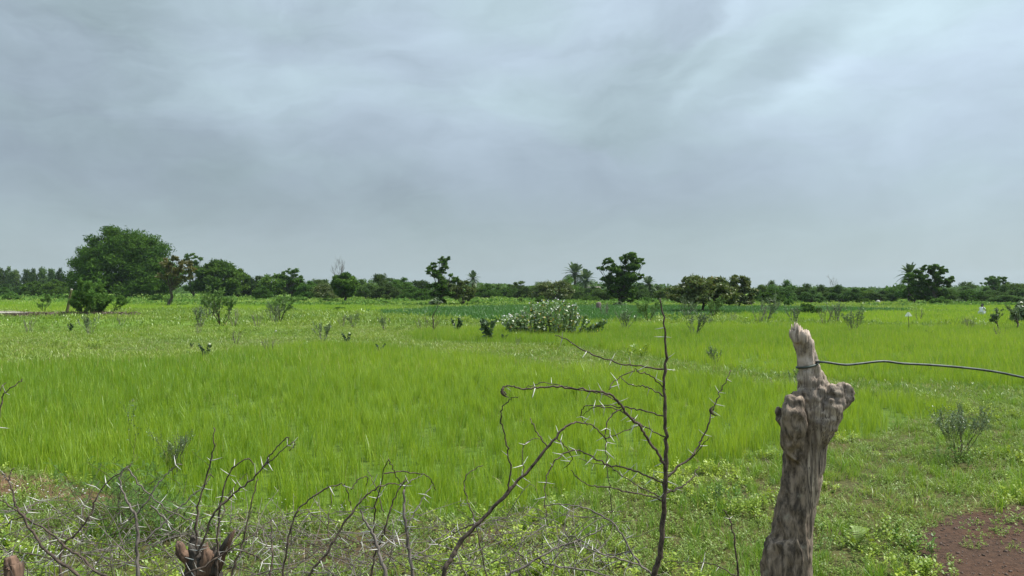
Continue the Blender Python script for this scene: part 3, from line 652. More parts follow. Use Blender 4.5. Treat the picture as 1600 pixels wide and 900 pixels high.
# woods farther off close the gaps between trunks: one mass
wm = MB(); N = 60000
wx = rng.uniform(-1, 1, N); wd = rng.uniform(205, 250, N); wx = wx*.78*wd
toph = 1.7+5.2*np.clip(fbm(wx, wx*0, 13, 71)-.42, -.1, 1)+1.4*(vnoise(wx, wx*0, 5, 77)-.5); zz = toph*rng.uniform(0, 1, N)**.8
nr = unit(rvec(N)+[0, -.3, .5]); A_ = unit(np.cross(nr, rvec(N))); B_ = np.cross(nr, A_)
diamonds(wm, np.stack([wx, wd, zz], -1), A_*.34, B_*.18, np.clip(fbm(wx, wd, 6, 72)+rng.normal(0, .15, N), 0, .9))
tag(wm.build('distant_woodland', M['far']), kind='stuff')
# low scrub on the far field edge: one mass of rank growth, plus the bushes one can tell apart
hm = MB(); N = 46000
hd = 70+88*rng.uniform(0, 1, N)**1.2; hx = rng.uniform(-1, 1, N)*.76*hd
den = fbm(hx, hd, 7, 81); k = den > .46-.10*(hd > 115); hx, hd, den = hx[k], hd[k], den[k]; N = len(hx)
hz = height(hx, hd)+rng.uniform(0, 1, N)*(.15+1.8*np.clip(den-.42, 0, .5)*np.clip((hd-60)/50, .3, 1))
nr = unit(rvec(N)+[0, 0, .7]); A_ = unit(np.cross(nr, rvec(N))); B_ = np.cross(nr, A_)
diamonds(hm, np.stack([hx, hd, hz], -1), A_*.22, B_*.11, np.clip(fbm(hx, hd, 5, 82)*1.2-.1+rng.normal(0, .15, N), 0, .9))
tag(hm.build('field_edge_undergrowth', M['pale']), kind='stuff')
bush_me = [tree_meshes('pale', 1.5, 3.0, 1300, .05), tree_meshes('pale', 1.5, 2.6, 1300, .05, mat='greyleaf'), tree_meshes('pale', 1.5, 3.2, 1300, .05, mat='round')]
bl = [(18,96,456,30,0,'low pale bush at the left edge in front of the plantation row'),(72,82,459,16,2,'small dark low bush in front of the pale bush left of the leaning stake'),(96,100,459,28,0,'pale low bush behind the top of the leaning stake'),
 (246,92,460,34,2,'low bush at the foot of the huge acacia on its right'),(462,88,461,44,0,'wide pale green bush left of the spherical tree'),(515,86,465,40,0,'low pale bush between the wide pale bush and the spherical tree'),(440,84,466,26,2,'little dark bush touching the wide pale bush from the left'),
 (530,58,481,40,2,'flat mound of green growth on the field bank below the spherical tree'),(460,56,481,26,1,'greyish scrub mound on the field bank left of the flat green mound'),(602,80,470,24,2,'small mound left of the shrubby foot of the tall ragged tree'),(592,88,467,20,1,'greyish low bush behind the small mound'),
 (680,69,463,32,1,'greyish shrub wrapped round the foot of the tall ragged tree'),(813,86,465,16,2,'small dark bush left behind the white-flowered bush'),(845,84,461,24,2,'rounded bush behind the top of the white-flowered bush'),(745,80,468,20,0,'pale low bush right of the olive-tinted tree'),
 (968,66,470,24,1,'scrubby bush at the foot of the dark broad-leaved tree'),(1010,84,464,30,2,'low bush right of the dark broad-leaved tree'),(1258,50,473,46,2,'spreading dark green bush in the field below the treeline, above the big post'),(1278,48,480,26,2,'low right arm of the spreading dark green bush'),
 (1470,74,462,36,0,'pale bush beside the pale trunk of the spreading tree'),(1500,80,466,26,1,'greyish low bush left of the squatting person'),(1352,82,466,34,2,'low dark bush under the right treeline'),(1596,36,462,52,1,'grey-green bush at the right edge behind the little bare tree'),(1232,66,462,18,0,'pale bush left of the spreading dark green bush')]
for px, d, yt, w, i, lab in bl:
    b = at(px, d); h = max(.3, topz(yt, d)-b[2]); ww = w/F*d
    put_tree('bush', bush_me[i], b, lab, 'bush', None, rng.uniform(0, 6.28), (ww/(3.0, 2.6, 3.2)[i], ww/(3.0, 2.6, 3.2)[i], h/1.5))

# ------------------------------------------------------------------ shrubs of the middle ground
def leaves_on(mb, tips, per, L, Wd, up=.5, t0=0, t1=.9, hang=0.0):
    P = np.array([p for p, d in tips for _ in range(per)]); D = np.array([d for p, d in tips for _ in range(per)]); N = len(P)
    nr = unit(rvec(N)+[0, 0, up]); A_ = unit(np.cross(nr, rvec(N))+D*.5+np.array([0, 0, -hang])); B_ = unit(np.cross(nr, A_)); s = rng.uniform(.55, 1.2, (N, 1))
    C_ = P+rvec(N)*L*.6+A_*L*s*.8; q0 = C_-A_*L*s; q1 = C_+A_*L*s
    strips(mb, np.stack([q0, C_, q1-[0, 0, L*.15]], 1), np.array([[.12, 1, .06]])*Wd*s, B_, rng.uniform(t0, t1, N))
def twig_shrub(h, dense=1, m='greyleaf', stems=6, lf=2, L=.03, sp=.5):
    tb = MB(); tips = []
    for k in range(stems):
        a = rng.uniform(0, 6.283); d = unit(np.array([[math.cos(a)*sp, math.sin(a)*sp, 1.0]]))[0]
        branching(tb, np.array([math.cos(a)*.03, math.sin(a)*.03, -.03]), d, h*rng.uniform(.3, .45), .006+.006*h, 3, .45, .2, 2, tips=tips, sides=3)
    lb = MB(); leaves_on(lb, tips, lf, L, L*.35)
    return tb.mesh('stems', M['twig' if m != 'greyleaf' else 'greytwig']), lb.mesh('leaves', M[m])
def milk_shrub(h, stems=5):
    tb, lb = MB(), MB()
    for k in range(stems):
        a = rng.uniform(0, 6.283); top = np.array([math.cos(a)*h*.4, math.sin(a)*h*.4, h*rng.uniform(.6, 1)]); P = smooth_path([[0, 0, -.03], top*.5+rng.normal(0, .03, 3), top], 4); tube(tb, P, np.linspace(.008, .004, len(P)), 4)
        leaves_on(lb, [(p, unit((p+[0, 0, .1])[None])[0]) for p in P[2:]], 4, .055, .036, .8)
    return tb.mesh('stems', M['bark']), lb.mesh('leaves', M['milkweed'])
def stick_shrub(h):
    tb = MB(); tips = []
    for k in range(9):
        a = rng.uniform(0, 6.283); d = unit(np.array([[math.cos(a)*.3, math.sin(a)*.3, 1.0]]))[0]
        branching(tb, np.array([math.cos(a)*.08, math.sin(a)*.08, -.03]), d, h*rng.uniform(.4, .6), .009, 2, .35, .2, 2, tips=tips, sides=3)
    lb = MB(); leaves_on(lb, tips[::3], 1, .02, .008)
    return tb.mesh('stems', M['greytwig']), lb.mesh('leaves', M['greyleaf'])
protos = {'t': [twig_shrub(1.0, stems=7, lf=3, L=.035) for _ in range(3)], 'm': [milk_shrub(.5) for _ in range(3)], 's': [stick_shrub(.7) for _ in range(3)],
          'l': [twig_shrub(1.0, m='feather', stems=8, lf=5, L=.04) for _ in range(2)]}
ph = {'t': .80, 'm': .42, 's': .65, 'l': .82}
shr = [(68,487,14,'l','grey-green bushlet right beside the lying pale poles'),(45,520,20,'s','spindly grey shrub in the left field, first from the left edge'),(110,518,11,'m','small dark leafy plant in the left field below the leaning stake'),
 (140,524,26,'t','spindly twiggy shrub right of the small dark leafy plant, under the feathery bush'),(190,509,14,'s','low grey sticks in the grass under the huge acacia'),(312,512,30,'t','first of the twiggy shrubs clustered left of the upright leafy sapling'),(328,502,30,'t','taller airy shrub immediately left of the upright leafy sapling'),
 (347,509,48,'l','upright leafy sapling, tallest of the shrub cluster under the wide rounded tree'),(366,510,22,'s','stick shrub on the right of the upright leafy sapling'),(310,524,16,'s','low stick shrub in front of the clustered twiggy shrubs'),(368,537,18,'s','bare little twig plant in the grass below the shrub cluster'),
 (320,557,16,'m','dark leafy plant at the near edge of the bank, left third'),(300,543,6,'m','tiny dark sprig just above the dark leafy plant on the bank'),(235,566,8,'m','low drooping leafy sprout at the upper edge of the near rice'),(428,504,26,'t','grey shrub left of the greyish scrub mound'),(436,503,34,'l','slender leafy stem rising from the grey shrub'),
 (402,511,20,'s','sparse stick shrub left of the grey shrub'),(420,551,22,'s','thin pale twigs standing in the upper edge of the near rice'),(505,535,28,'t','leaning twiggy shrub on the grassy bank below the flat green mound'),(541,535,12,'m','small leafy plant right of the leaning twiggy shrub'),(535,512,16,'s','low stick shrub on the bank beyond the leaning twiggy shrub'),
 (552,513,20,'t','small airy shrub right of the low stick shrub on the bank'),(600,516,18,'t','small faint shrub in the field left of the bent bare sapling'),(595,549,12,'m','little leafy plant on the far edge of the near rice, centre left'),(660,520,22,'s','grey stick shrub immediately left of the bent bare sapling'),
 (714,518,20,'m','dark leafy plant in the field right of the bent bare sapling'),(767,531,30,'m','tall dark leafy plant left of the white-flowered bush'),(808,541,12,'s','tiny twig plant on the bank below the white-flowered bush'),(789,530,9,'m','tiny leafy plant between the tall dark leafy plant and the white-flowered bush'),
 (977,517,30,'t','pale shrub in the bright rice right of the white-flowered bush'),(1014,503,30,'l','airy green shrub at the dark crop edge beyond the pale shrub'),(1085,525,38,'t','thin twiggy shrub in the bright rice right of the thorny sapling tip'),(1118,566,24,'t','grey shrub with a pale base on the bank, right of the thorny sapling'),
 (1147,502,12,'s','small stick shrub below the brownish upright bushy tree'),(1186,505,24,'s','stick shrub, left one of the pair far right of the thorn tree'),(1198,502,34,'t','taller shrub, right one of the pair far right of the thorn tree'),(1243,508,28,'t','twiggy shrub behind the tip of the big post'),(1290,508,26,'s','grey stick shrub right behind the tip of the big post'),
 (1308,506,30,'t','wider grey shrub beside the stick shrub right of the post tip'),(1331,519,34,'t','whitish twiggy shrub standing apart right of the post tip'),(1518,516,20,'s','low brown stick shrub left of the little bare tree'),(1506,512,16,'s','thin stick plant left of the low brown stick shrub'),(1563,529,18,'s','tiny bare plant in the rice just left below the little bare tree'),
 (1437,501,16,'s','two bare sticks growing right of the white rag'),(1452,524,8,'m','low dark tuft in the rice below the white rag stick'),(1110,508,12,'t','small shrub under the thorn tree'),(1075,497,26,'t','thin airy shrub just left of the thorn tree trunk'),(1114,497,26,'l','airy leafy shrub just right of the thorn tree trunk'),
 (1246,604,24,'t','small grey twig plant showing left of the big post at wire height'),(945,494,22,'s','thin dark stems right of the white-flowered bush'),(266,478,12,'l','small shrub at the foot of the leaning russet tree')]
for px, py, hp, kd, lab in shr:
    d = F*EYE/(py-450); b = at(px, d); h = hp/F*d; s = h/ph[kd]; e = empty('milkweed_plant' if kd == 'm' else 'scrub_shrub', b, rng.uniform(0, 6.28), s)
    tag(e, lab, 'shrub' if kd != 'm' else 'plant')
    for nm, me in zip(('stems', 'leaves'), protos[kd][R.randrange(len(protos[kd]))]):
        o = bpy.data.objects.new(nm, me); COL.objects.link(o); o.parent = e
# bent bare sapling
e = empty('bent_sapling', at(677, 27)); tag(e, 'bent bare sapling with dark stem on the bank left of centre', 'sapling'); tb = MB()
tube(tb, smooth_path([(0,0,-.05),(0,0,.5),(-.02,.02,.75),(.12,0,.98),(.2,0,1.2)], 4), np.linspace(.03, .008, 17), 5)
for k in range(7): branching(tb, np.array([0, 0, .1+.07*k]), unit(np.array([[rng.normal(0, .7), rng.normal(0, .7), 1.]]))[0], .25, .008, 2, .4, .2, 2, sides=3)
tb.build('trunk', M['twig'], e)
# little bare tree at the right edge
e = empty('little_bare_tree', at(1587, 29.5)); tag(e, 'little two-stemmed tree with few leaves at the right edge', 'tree'); tb = MB(); tips = []
branching(tb, np.array([.05, 0, -.05]), np.array([.15, 0, .98]), .42, .035, 4, .5, .1, 3, tips=tips); t2_ = MB(); branching(t2_, np.array([-.5, .1, -.05]), np.array([-.45, 0, .89]), .36, .025, 4, .5, .1, 3, tips=tips)
tb.build('trunk', M['twig'], e); t2_.build('trunk', M['twig'], e); lb = MB(); leaves_on(lb, tips, 3, .035, .014); lb.build('leaves', M['greyleaf'], e)
# big feathery bush on the left
e = empty('feathery_bush', at(146, 45)); tag(e, 'tall feathery green bush right of the leaning stake, in front of the huge acacia', 'bush'); tb = MB(); tips = []
for k in range(26):
    a = rng.uniform(0, 6.283); sp = rng.uniform(.1, 1.1); d = unit(np.array([[math.cos(a)*sp, math.sin(a)*sp, 1.0]]))[0]
    branching(tb, np.array([rng.normal(0, .5), rng.normal(0, .3), -.05]), d, rng.uniform(.5, .85)*(1.15-.45*sp), .022, 3, .35, .2, 2, tips=tips, sides=3)
tb.build('stems', M['twig'], e); lb = MB(); leaves_on(lb, tips, 14, .10, .03, .3); lb.build('leaves', M['pale'], e)
# white flowered bush
fe = empty('flowering_bush', at(862, 27)); tag(fe, 'bush with pinkish white flowers and a few yellow leaves in the middle of the fields', 'bush'); tb, lb, fb = MB(), MB(), MB(); tips = []; fl = []
for k in range(84):
    x0 = rng.uniform(-1.45, 1.05); y0 = rng.normal(0, .45); hmax = 1.30*math.sqrt(max(.08, 1-((x0-.05)/1.75)**2))*rng.uniform(.5, 1.02)
    lx = rng.normal(0, .18)+x0*.12; P = smooth_path([[x0*.85, y0*.7, -.05], [x0+lx*.4, y0, hmax*.55], [x0+lx, y0*1.1, hmax]], 6); tube(tb, P, np.linspace(.009, .004, len(P)), 4)
    tips += [(p, unit((P[-1]-P[0])[None])[0]) for p in P[3:]]
    if rng.uniform() < .8: fl += [P[-1]+rng.normal(0, .05, 3) for _ in range(rng.integers(1, 4))]
    elif rng.uniform() < .5: fl.append(P[-4]+rng.normal(0, .06, 3))
for k in range(7):
    P = smooth_path([[1.0+.08*k, rng.normal(0, .2), -.05], [1.25+.1*k, 0, .25+.02*k], [1.45+.09*k, 0, .35+.04*k]], 5); tube(tb, P, np.linspace(.007, .003, len(P)), 4); tips += [(p, np.array([.5, 0, .8])) for p in P[3:]]
tb.build('stems', M['twig'], fe); leaves_on(lb, tips, 4, .062, .040, .6, 0, 1.0, .25); lb.build('leaves', M['bushleaf'], fe)
for c in fl:
    nr = unit(rvec(1)+[0, -.7, .6])[0]; u_ = unit(np.cross(nr, rvec(1)))[0]; v_ = np.cross(nr, u_); r = rng.uniform(.022, .034)
    for q in range(5):
        a = q*1.2566; dd = u_*math.cos(a)+v_*math.sin(a); ss = -u_*math.sin(a)+v_*math.cos(a); strips(fb, [[c-nr*r*.5, c+dd*r*.6, c+dd*r+nr*r*.1]], [[.002, r*.5, r*.3]], [ss], rng.uniform(0, 1))
tag(fb.build('flowers', M['petal'], fe), kind='stuff')

# ------------------------------------------------------------------ small things out in the fields
b = at(104, 50); e = empty('wooden_stake', b); e.rotation_euler = (0, math.radians(12), 0); tag(e, 'leaning wooden stake with a pale cut top in the left field', 'stake')
mb = MB(); tube(mb, smooth_path([(0,0,-.1),(.01,0,.6),(-.01,0,1.1),(0,0,1.62)], 4), np.linspace(.10, .07, 13), 8, lump=.06); mb.build('shaft', wood_mat('mossy_stake', (.08, .075, .03), (.17, .15, .06)), e)
mb = MB(); tube(mb, [(0,0,1.6),(0,0,1.68)], [.072, .066], 8); mb.build('cut_top', M['palewood'], e)
for p0, p1, r, lab in (((-40,495),(52,491),.035,'upper of the two pale poles lying in the grass at the left edge'), ((-60,497.5),(70,493),.05,'lower and thicker pale pole lying in the grass at the left edge')):
    a_, b_ = G(*p0), G(*p1); e = empty('fallen_pole', (a_[0], a_[1], gz(*a_)+.2)); tag(e, lab, 'pole')
    mb = MB(); tube(mb, smooth_path([(0,0,0),((b_[0]-a_[0])*.5,(b_[1]-a_[1])*.5,.05),(b_[0]-a_[0],b_[1]-a_[1],-.08)], 5), np.linspace(r, r*.6, 11), 7, lump=.15); mb.build('pole', M['palewood'], e)
bm_ = MB(); N = 5200; a_ = G(30, 495); cx = rng.uniform(-7.5, 6.5, N); cy = rng.normal(0, .5, N); hh = .28*np.exp(-(cy/.6)**2)*rng.uniform(.1, 1, N)
nr = rvec(N); A_ = unit(np.cross(nr, rvec(N))*[1, 1, .3]); diamonds(bm_, np.stack([a_[0]+cx, a_[1]+.9+cy, hh], -1), A_*.16, np.cross(nr, A_)*.02, rng.uniform(0, .9, N))
tag(bm_.build('brushwood_heap', leaf_mat('dead_brush', (.07, .05, .035), (.20, .16, .11), None, .1, .03)), kind='stuff')
# stump in the dark crop
e = empty('tree_stump', at(935, 57)); tag(e, 'short reddish stump standing in the dark green crop beyond the flowering bush', 'stump'); mb = MB()
tube(mb, [(0,0,-.05),(0,0,.25),(.03,0,.55),(.0,0,.68)], [.2, .17, .19, .12], 9, lump=.15); mb.build('stump_wood', wood_mat('stump_bark', (.10, .07, .06), (.22, .17, .15), 6), e)
# white rag on a stick
b = at(1420, 29); e = empty('thin_stick', b); tag(e, 'thin upright stick in the right rice field that carries the white rag', 'stick'); mb = MB(); tube(mb, [(0,0,-.1),(.0,0,.35),(-.02,0,.72)], [.012, .011, .009], 5); mb.build('stick_shaft', M['twig'], e)
mb = MB(); P = np.array([[(-.14+.28*u-.04*(1-v)*0, .02*math.sin(u*9+v*3), -.10*v*(1-.3*abs(u-.4))) for v in np.linspace(0, 1, 4)] for u in np.linspace(0, 1, 9)])
for i in range(9): 
    for j in range(4): P[i, j, 0] *= (.25+.75*j/3); P[i, j, 2] += .07*(1-j/3)
idx = np.arange(36).reshape(9, 4); mb.add(P, np.stack([idx[:-1, :-1], idx[1:, :-1], idx[1:, 1:], idx[:-1, 1:]], -1))
rag = mb.build('white_rag', leaf_mat('white_cloth', (.75, .78, .72), (.85, .87, .82), None, .3, .02), smooth=True); rag.location = (b[0]-.02, b[1]-.012, b[2]+.74); tag(rag, 'small white rag draped over the top of the thin stick', 'rag')
# pale stones
for px, py, s, lab in ((431,519,.05,'pale stone on the grassy bank right of the stick shrub'),(279,480,.14,'small white stone left of the upright leafy sapling'),(1372,474,.25,'pale boulder below the right treeline')):
    d = F*EYE/(py-450); bpos = at(px, d); mb = MB(); u = np.linspace(0, math.pi, 7); v = np.linspace(0, 2*math.pi, 10, endpoint=False); pts = np.array([[math.sin(a)*math.cos(c), math.sin(a)*math.sin(c), math.cos(a)] for a in u for c in v])
    pts = pts*(1+.25*(vnoise(pts[:, 0]*3+px, pts[:, 1]*3+pts[:, 2]*2, 1, 4)-.5))[:, None]*[s, s*.8, s*1.1]
    ix = np.arange(70).reshape(7, 10); jx = np.roll(ix, -1, 1); mb.add(pts, np.stack([ix[:-1], ix[1:], jx[1:], jx[:-1]], -1)); o = mb.build('stone', M['stone'], smooth=True); o.location = bpos+[0, 0, s*.5]; tag(o, lab, 'stone')
# small pale blue hut
d = 165; b = at(927, d); e = empty('field_hut', b); tag(e, 'tiny pale blue hut glimpsed through the trees right of the twin palms', 'hut')
mb = MB(); bx = np.array([[x_, y_, z_] for z_ in (0, 1) for y_ in (0, 1) for x_ in (0, 1)], float); bf = [[0,2,3,1],[4,5,7,6],[0,1,5,4],[1,3,7,5],[3,2,6,7],[2,0,4,6]]
mb.add((bx-[.5, .5, 0])*[2.6, 2.2, 1.7], bf); mb.build('wall', wood_mat('pale_blue_wall', (.30, .44, .50), (.38, .52, .58), 1, (1, 1, 1)), e)
mb = MB(); mb.add(np.array([[-1.6,-1.4,1.62],[1.6,-1.4,1.62],[1.6,1.4,2.0],[-1.6,1.4,2.0],[-1.6,-1.4,1.70],[1.6,-1.4,1.70],[1.6,1.4,2.08],[-1.6,1.4,2.08]]), [[0,3,2,1],[4,5,6,7],[0,1,5,4],[1,2,6,5],[2,3,7,6],[3,0,4,7]]); mb.build('roof', M['greytwig'], e)

# squatting person in white
def skin_mesh(name, verts, edges, radii, m, parent, lev=2):
    me = bpy.data.meshes.new(name); me.from_pydata(verts, edges, []); me.materials.append(m)
    o = bpy.data.objects.new(name, me); COL.objects.link(o); o.parent = parent
    o.modifiers.new('skin', 'SKIN'); 
    if not me.skin_vertices: me.attributes  # layer comes with the modifier
    sv = me.skin_vertices[0].data if me.skin_vertices else None
    if sv:
        for i, r in enumerate(radii): sv[i].radius = (r, r); sv[i].use_root = (i == 0)
    ss_ = o.modifiers.new('sub', 'SUBSURF'); ss_.levels = lev; ss_.render_levels = lev
    for p in me.polygons: p.use_smooth = True
    return o
def plain(name, c, r=.8):
    return wood_mat(name, tuple(x*.85 for x in c), c, 12, (1, 1, 1), r, .1)
pe = empty('person', at(1533, 46), math.radians(35), .76); tag(pe, 'person in white clothes squatting in the far right field, facing away to the right', 'person')
skinm, whitem, hairm = plain('brown_skin', (.20, .11, .07)), plain('white_cotton', (.78, .80, .80)), plain('black_hair', (.02, .018, .018))
bv = [(0,0,.28),(.04,0,.42),(.12,0,.60),(.16,0,.72),(.19,0,.80),(.22,0,.88),
      (.06,.11,.27),(.38,.14,.46),(.22,.13,.08),(.36,.13,.03), (.06,-.11,.27),(.38,-.14,.46),(.22,-.13,.08),(.36,-.13,.03),
      (.15,.17,.68),(.30,.22,.52),(.46,.12,.40),(.53,.08,.36), (.15,-.17,.68),(.30,-.22,.52),(.46,-.12,.40),(.53,-.08,.36),
      (.555,.09,.33),(.56,.075,.325),(.56,.06,.33),(.555,.05,.335),(.52,.05,.35),(.555,-.09,.33),(.56,-.075,.325),(.56,-.06,.33),(.555,-.05,.335),(.52,-.05,.35)]
be = [(0,1),(1,2),(2,3),(3,4),(4,5),(0,6),(6,7),(7,8),(8,9),(0,10),(10,11),(11,12),(12,13),(3,14),(14,15),(15,16),(16,17),(3,18),(18,19),(19,20),(20,21),(17,22),(17,23),(17,24),(17,25),(17,26),(21,27),(21,28),(21,29),(21,30),(21,31)]
br = [.14,.12,.13,.09,.055,.095,.09,.06,.045,.035,.09,.06,.045,.035,.055,.042,.03,.028,.055,.042,.03,.028]+[.008]*10
skin_mesh('body', bv, be, br, skinm, pe)
skin_mesh('shirt', [(-.02,0,.26),(.03,0,.42),(.11,0,.60),(.155,0,.72),(.15,.17,.685),(.27,.21,.56),(.15,-.17,.685),(.27,-.21,.56)], [(0,1),(1,2),(2,3),(3,4),(4,5),(3,6),(6,7)], [.165,.15,.155,.09,.075,.062,.075,.062], whitem, pe)
skin_mesh('dhoti', [(-.02,0,.24),(.07,.11,.26),(.39,.14,.455),(.25,.13,.16),(.07,-.11,.26),(.39,-.14,.455),(.25,-.13,.16)], [(0,1),(1,2),(2,3),(0,4),(4,5),(5,6)], [.17,.11,.085,.075,.11,.085,.075], whitem, pe)
skin_mesh('hair', [(.19,0,.925),(.17,0,.88),(.24,0,.95)], [(0,1),(0,2)], [.088,.08,.06], hairm, pe)

# ------------------------------------------------------------------ foreground: the big post, its wire, the thorn branches
def P3(px, py, d): return np.array([(px-800)/F*d, d, EYE-(py-450)/F*d])
def loft(mb, rows, d, sides=18, depth=.9, skew=0.0):
    """rows of (y, x left, x right) in the picture at distance d -> solid of real thickness"""
    V = []; a = np.linspace(0, 2*math.pi, sides, endpoint=False)
    for i, (y, xl, xr) in enumerate(rows):
        c = P3((xl+xr)/2, y, d); r = (xr-xl)/2/F*d; V.append(np.stack([c[0]+r*np.cos(a), c[1]+r*depth*np.sin(a)+skew*i, np.full(sides, c[2])], -1))
    V = np.array(V); n = len(rows); i = np.arange(n-1)[:, None]*sides; j = np.arange(sides)[None, :]; k = (j+1) % sides
    f = np.stack([i+j, i+k, i+sides+k, i+sides+j], -1).reshape(-1, 4)
    v = np.concatenate([V.reshape(-1, 3), V[:1].mean(1), V[-1:].mean(1)]); c0, c1 = n*sides, n*sides+1; e_ = (n-1)*sides
    f = np.concatenate([f, [[c0, (q+1) % sides, q, q] for q in range(sides)], [[c1, e_+q, e_+(q+1) % sides, e_+(q+1) % sides] for q in range(sides)]])
    mb.add(v, f)
PD = 2.0
pb = MB()
loft(pb, [(512,1239,1251),(516,1236,1259),(522,1235,1265),(532,1237,1270),(546,1243,1273),(560,1246,1276),(575,1246,1282),(590,1246,1289),(603,1246,1292),(618,1240,1300),(632,1236,1303),(648,1232,1303),(665,1231,1299),(685,1231,1294),(705,1230,1289),(730,1226,1287),(765,1221,1280),(800,1216,1274),(835,1211,1268),(846,1204,1268),(856,1197,1267),(880,1194,1266),(905,1195,1269),(980,1192,1272),(1100,1190,1276),(1300,1188,1284),(1450,1188,1290)], PD, 24, .85)
tube(pb, [P3(1258, 740, PD), P3(1270, 695, PD-.01), P3(1285, 660, PD-.03), P3(1300, 632, PD-.03), P3(1314, 620, PD-.02), P3(1328, 611, PD-.01)], [.018, .032, .040, .037, .029, .012], 12)
tube(pb, [P3(1288, 640, PD-.01), P3(1305, 612, PD-.03), P3(1322, 607, PD-.02)], [.03, .026, .016], 10)
tube(pb, [P3(1252, 760, PD+.005), P3(1246, 715, PD-.02), P3(1240, 670, PD-.042), P3(1240, 642, PD-.045), P3(1243, 624, PD-.04)], [.015, .022, .027, .026, .015], 12)
tube(pb, [P3(1236, 700, PD), P3(1227, 664, PD), P3(1220, 645, PD), P3(1217, 636, PD)], [.016, .013, .008, .003], 9)
tube(pb, [P3(1245, 532, PD-.01), P3(1242, 518, PD-.015), P3(1240, 507, PD-.01)], [.014, .009, .003], 8)
tube(pb, [P3(1250, 530, PD+.01), P3(1249, 516, PD+.01), P3(1247, 509, PD+.01)], [.014, .009, .003], 8)
tube(pb, [P3(1258, 534, PD-.015), P3(1257, 523, PD-.018), P3(1255, 517, PD-.018)], [.014, .010, .004], 8)
tmp = pb.build('temp', M['bark']); rm = tmp.modifiers.new('r', 'REMESH'); rm.mode = 'VOXEL'; rm.voxel_size = .0036; smo = tmp.modifiers.new('s', 'SMOOTH'); smo.factor = .6; smo.iterations = 4
dg = bpy.context.evaluated_depsgraph_get(); me = bpy.data.meshes.new_from_object(tmp.evaluated_get(dg)); bpy.data.objects.remove(tmp)
nv = len(me.vertices); co = np.empty(nv*3, np.float32); me.vertices.foreach_get('co', co); co = co.reshape(-1, 3).astype(float)
no = np.empty(nv*3, np.float32); me.vertices.foreach_get('normal', no); no = no.reshape(-1, 3)
bk = np.zeros(nv); dsp = np.zeros(nv)
for i in range(nv):
    x_, y_, z_ = co[i]; p_ = (x_*38, y_*38, z_*5.0)
    cxp = (x_ - (1255-800)/F*PD)  # across the post
    edge = cxp+.030*(mnoise.noise((z_*4, 3.1, 0)))+(z_-1.2)*.045
    wmask = 1/(1+math.exp(edge*160)) if z_ < 1.42 else .12
    bk[i] = wmask
    ridge = abs(mnoise.noise(p_)); grain = mnoise.noise((x_*95, y_*95, z_*7)); lump = mnoise.noise((x_*16+5, y_*16, z_*9)); chunk = mnoise.noise((x_*60, y_*60, z_*42))
    knob = math.exp(-((z_-1.42)/.09)**2)
    crack = abs(mnoise.noise((x_*34+9, y_*34, z_*2.4)))
    dsp[i] = -(.0065*max(0, 1-crack/.07)*(1-wmask*.5))+.0035*lump*(1+1.0*knob)+wmask*(.009*(1-2.6*ridge)+.004*chunk)+(1-wmask)*(.0045*grain-.0035*max(0, .22-ridge)*4)+knob*(.005*mnoise.noise((x_*50, y_*50+z_*20, z_*60))+.006*(.5-2.2*abs(mnoise.noise((x_*26+z_*18, y_*30, z_*16-x_*20)))))+(.004*mnoise.noise((x_*90, y_*90, z_*22))+.003*(1-2.4*abs(mnoise.noise((x_*75, y_*75, z_*8))))-.010*max(0, mnoise.noise((x_*55+3, y_*55, z_*38))-.30) if z_ > 1.4 else 0)
co += no*dsp[:, None]
for i in np.nonzero(co[:, 2] > 1.572)[0]: co[i, 2] += (co[i, 2]-1.572)*(1.1*mnoise.noise((co[i, 0]*150, co[i, 1]*110, 2.0))+.5*mnoise.noise((co[i, 0]*420, co[i, 1]*300, 5.0)))-.2*max(0, co[i, 2]-1.585)
co[:, 2] -= 0; me.vertices.foreach_set('co', co.ravel().astype(np.float32))
a_ = me.attributes.new('barkiness', 'FLOAT', 'POINT'); a_.data.foreach_set('value', bk.astype(np.float32))
a_ = me.attributes.new('relief', 'FLOAT', 'POINT'); a_.data.foreach_set('value', dsp.astype(np.float32))
me.polygons.foreach_set('use_smooth', np.ones(len(me.polygons), bool)); me.materials.clear()
pm_, n = mat('weathered_post_wood'); tc = n.n('ShaderNodeTexCoord').outputs['Object']
mp = n.n('ShaderNodeMapping'); n.put(mp.inputs[0], tc); mp.inputs['Scale'].default_value = (1, 1, .09); mp2 = n.n('ShaderNodeMapping'); n.put(mp2.inputs[0], tc); mp2.inputs['Scale'].default_value = (1, 1, .35)
g1 = n.noise(mp.outputs[0], 120, 7, .7); g2 = n.noise(mp2.outputs[0], 55, 7, .7, .4); g3 = n.noise(tc, 9, 4, .6); g4 = n.noise(tc, 24, 5, .6)
wood = n.mix(n.ss(g1, .38, .62), (.15, .112, .085), (.46, .37, .285)); wood = n.mix(n.ss(g3, .45, .7), wood, (.17, .135, .11))
bark = n.mix(n.ss(g2, .36, .66), (.052, .038, .028), (.31, .235, .175)); bark = n.mix(n.ss(g4, .6, .75), bark, (.30, .26, .20))
mp3 = n.n('ShaderNodeMapping'); n.put(mp3.inputs[0], tc); mp3.inputs['Scale'].default_value = (1, 1, .035)
ck = n.ss(n.m('ABSOLUTE', n.m('SUBTRACT', n.noise(mp3.outputs[0], 60, 3, .6, .3), .5)), .0, .022)
wood = n.mix(ck, (.05, .036, .028), wood)
bkn = n.n('ShaderNodeAttribute', attribute_name='barkiness').outputs['Fac']
col = n.mix(n.ss(n.m('ADD', bkn, n.m('MULTIPLY', n.m('SUBTRACT', g4, .5), .8)), .4, .6), wood, bark)
sx = n.n('ShaderNodeSeparateXYZ'); n.L.new(tc, sx.inputs[0])
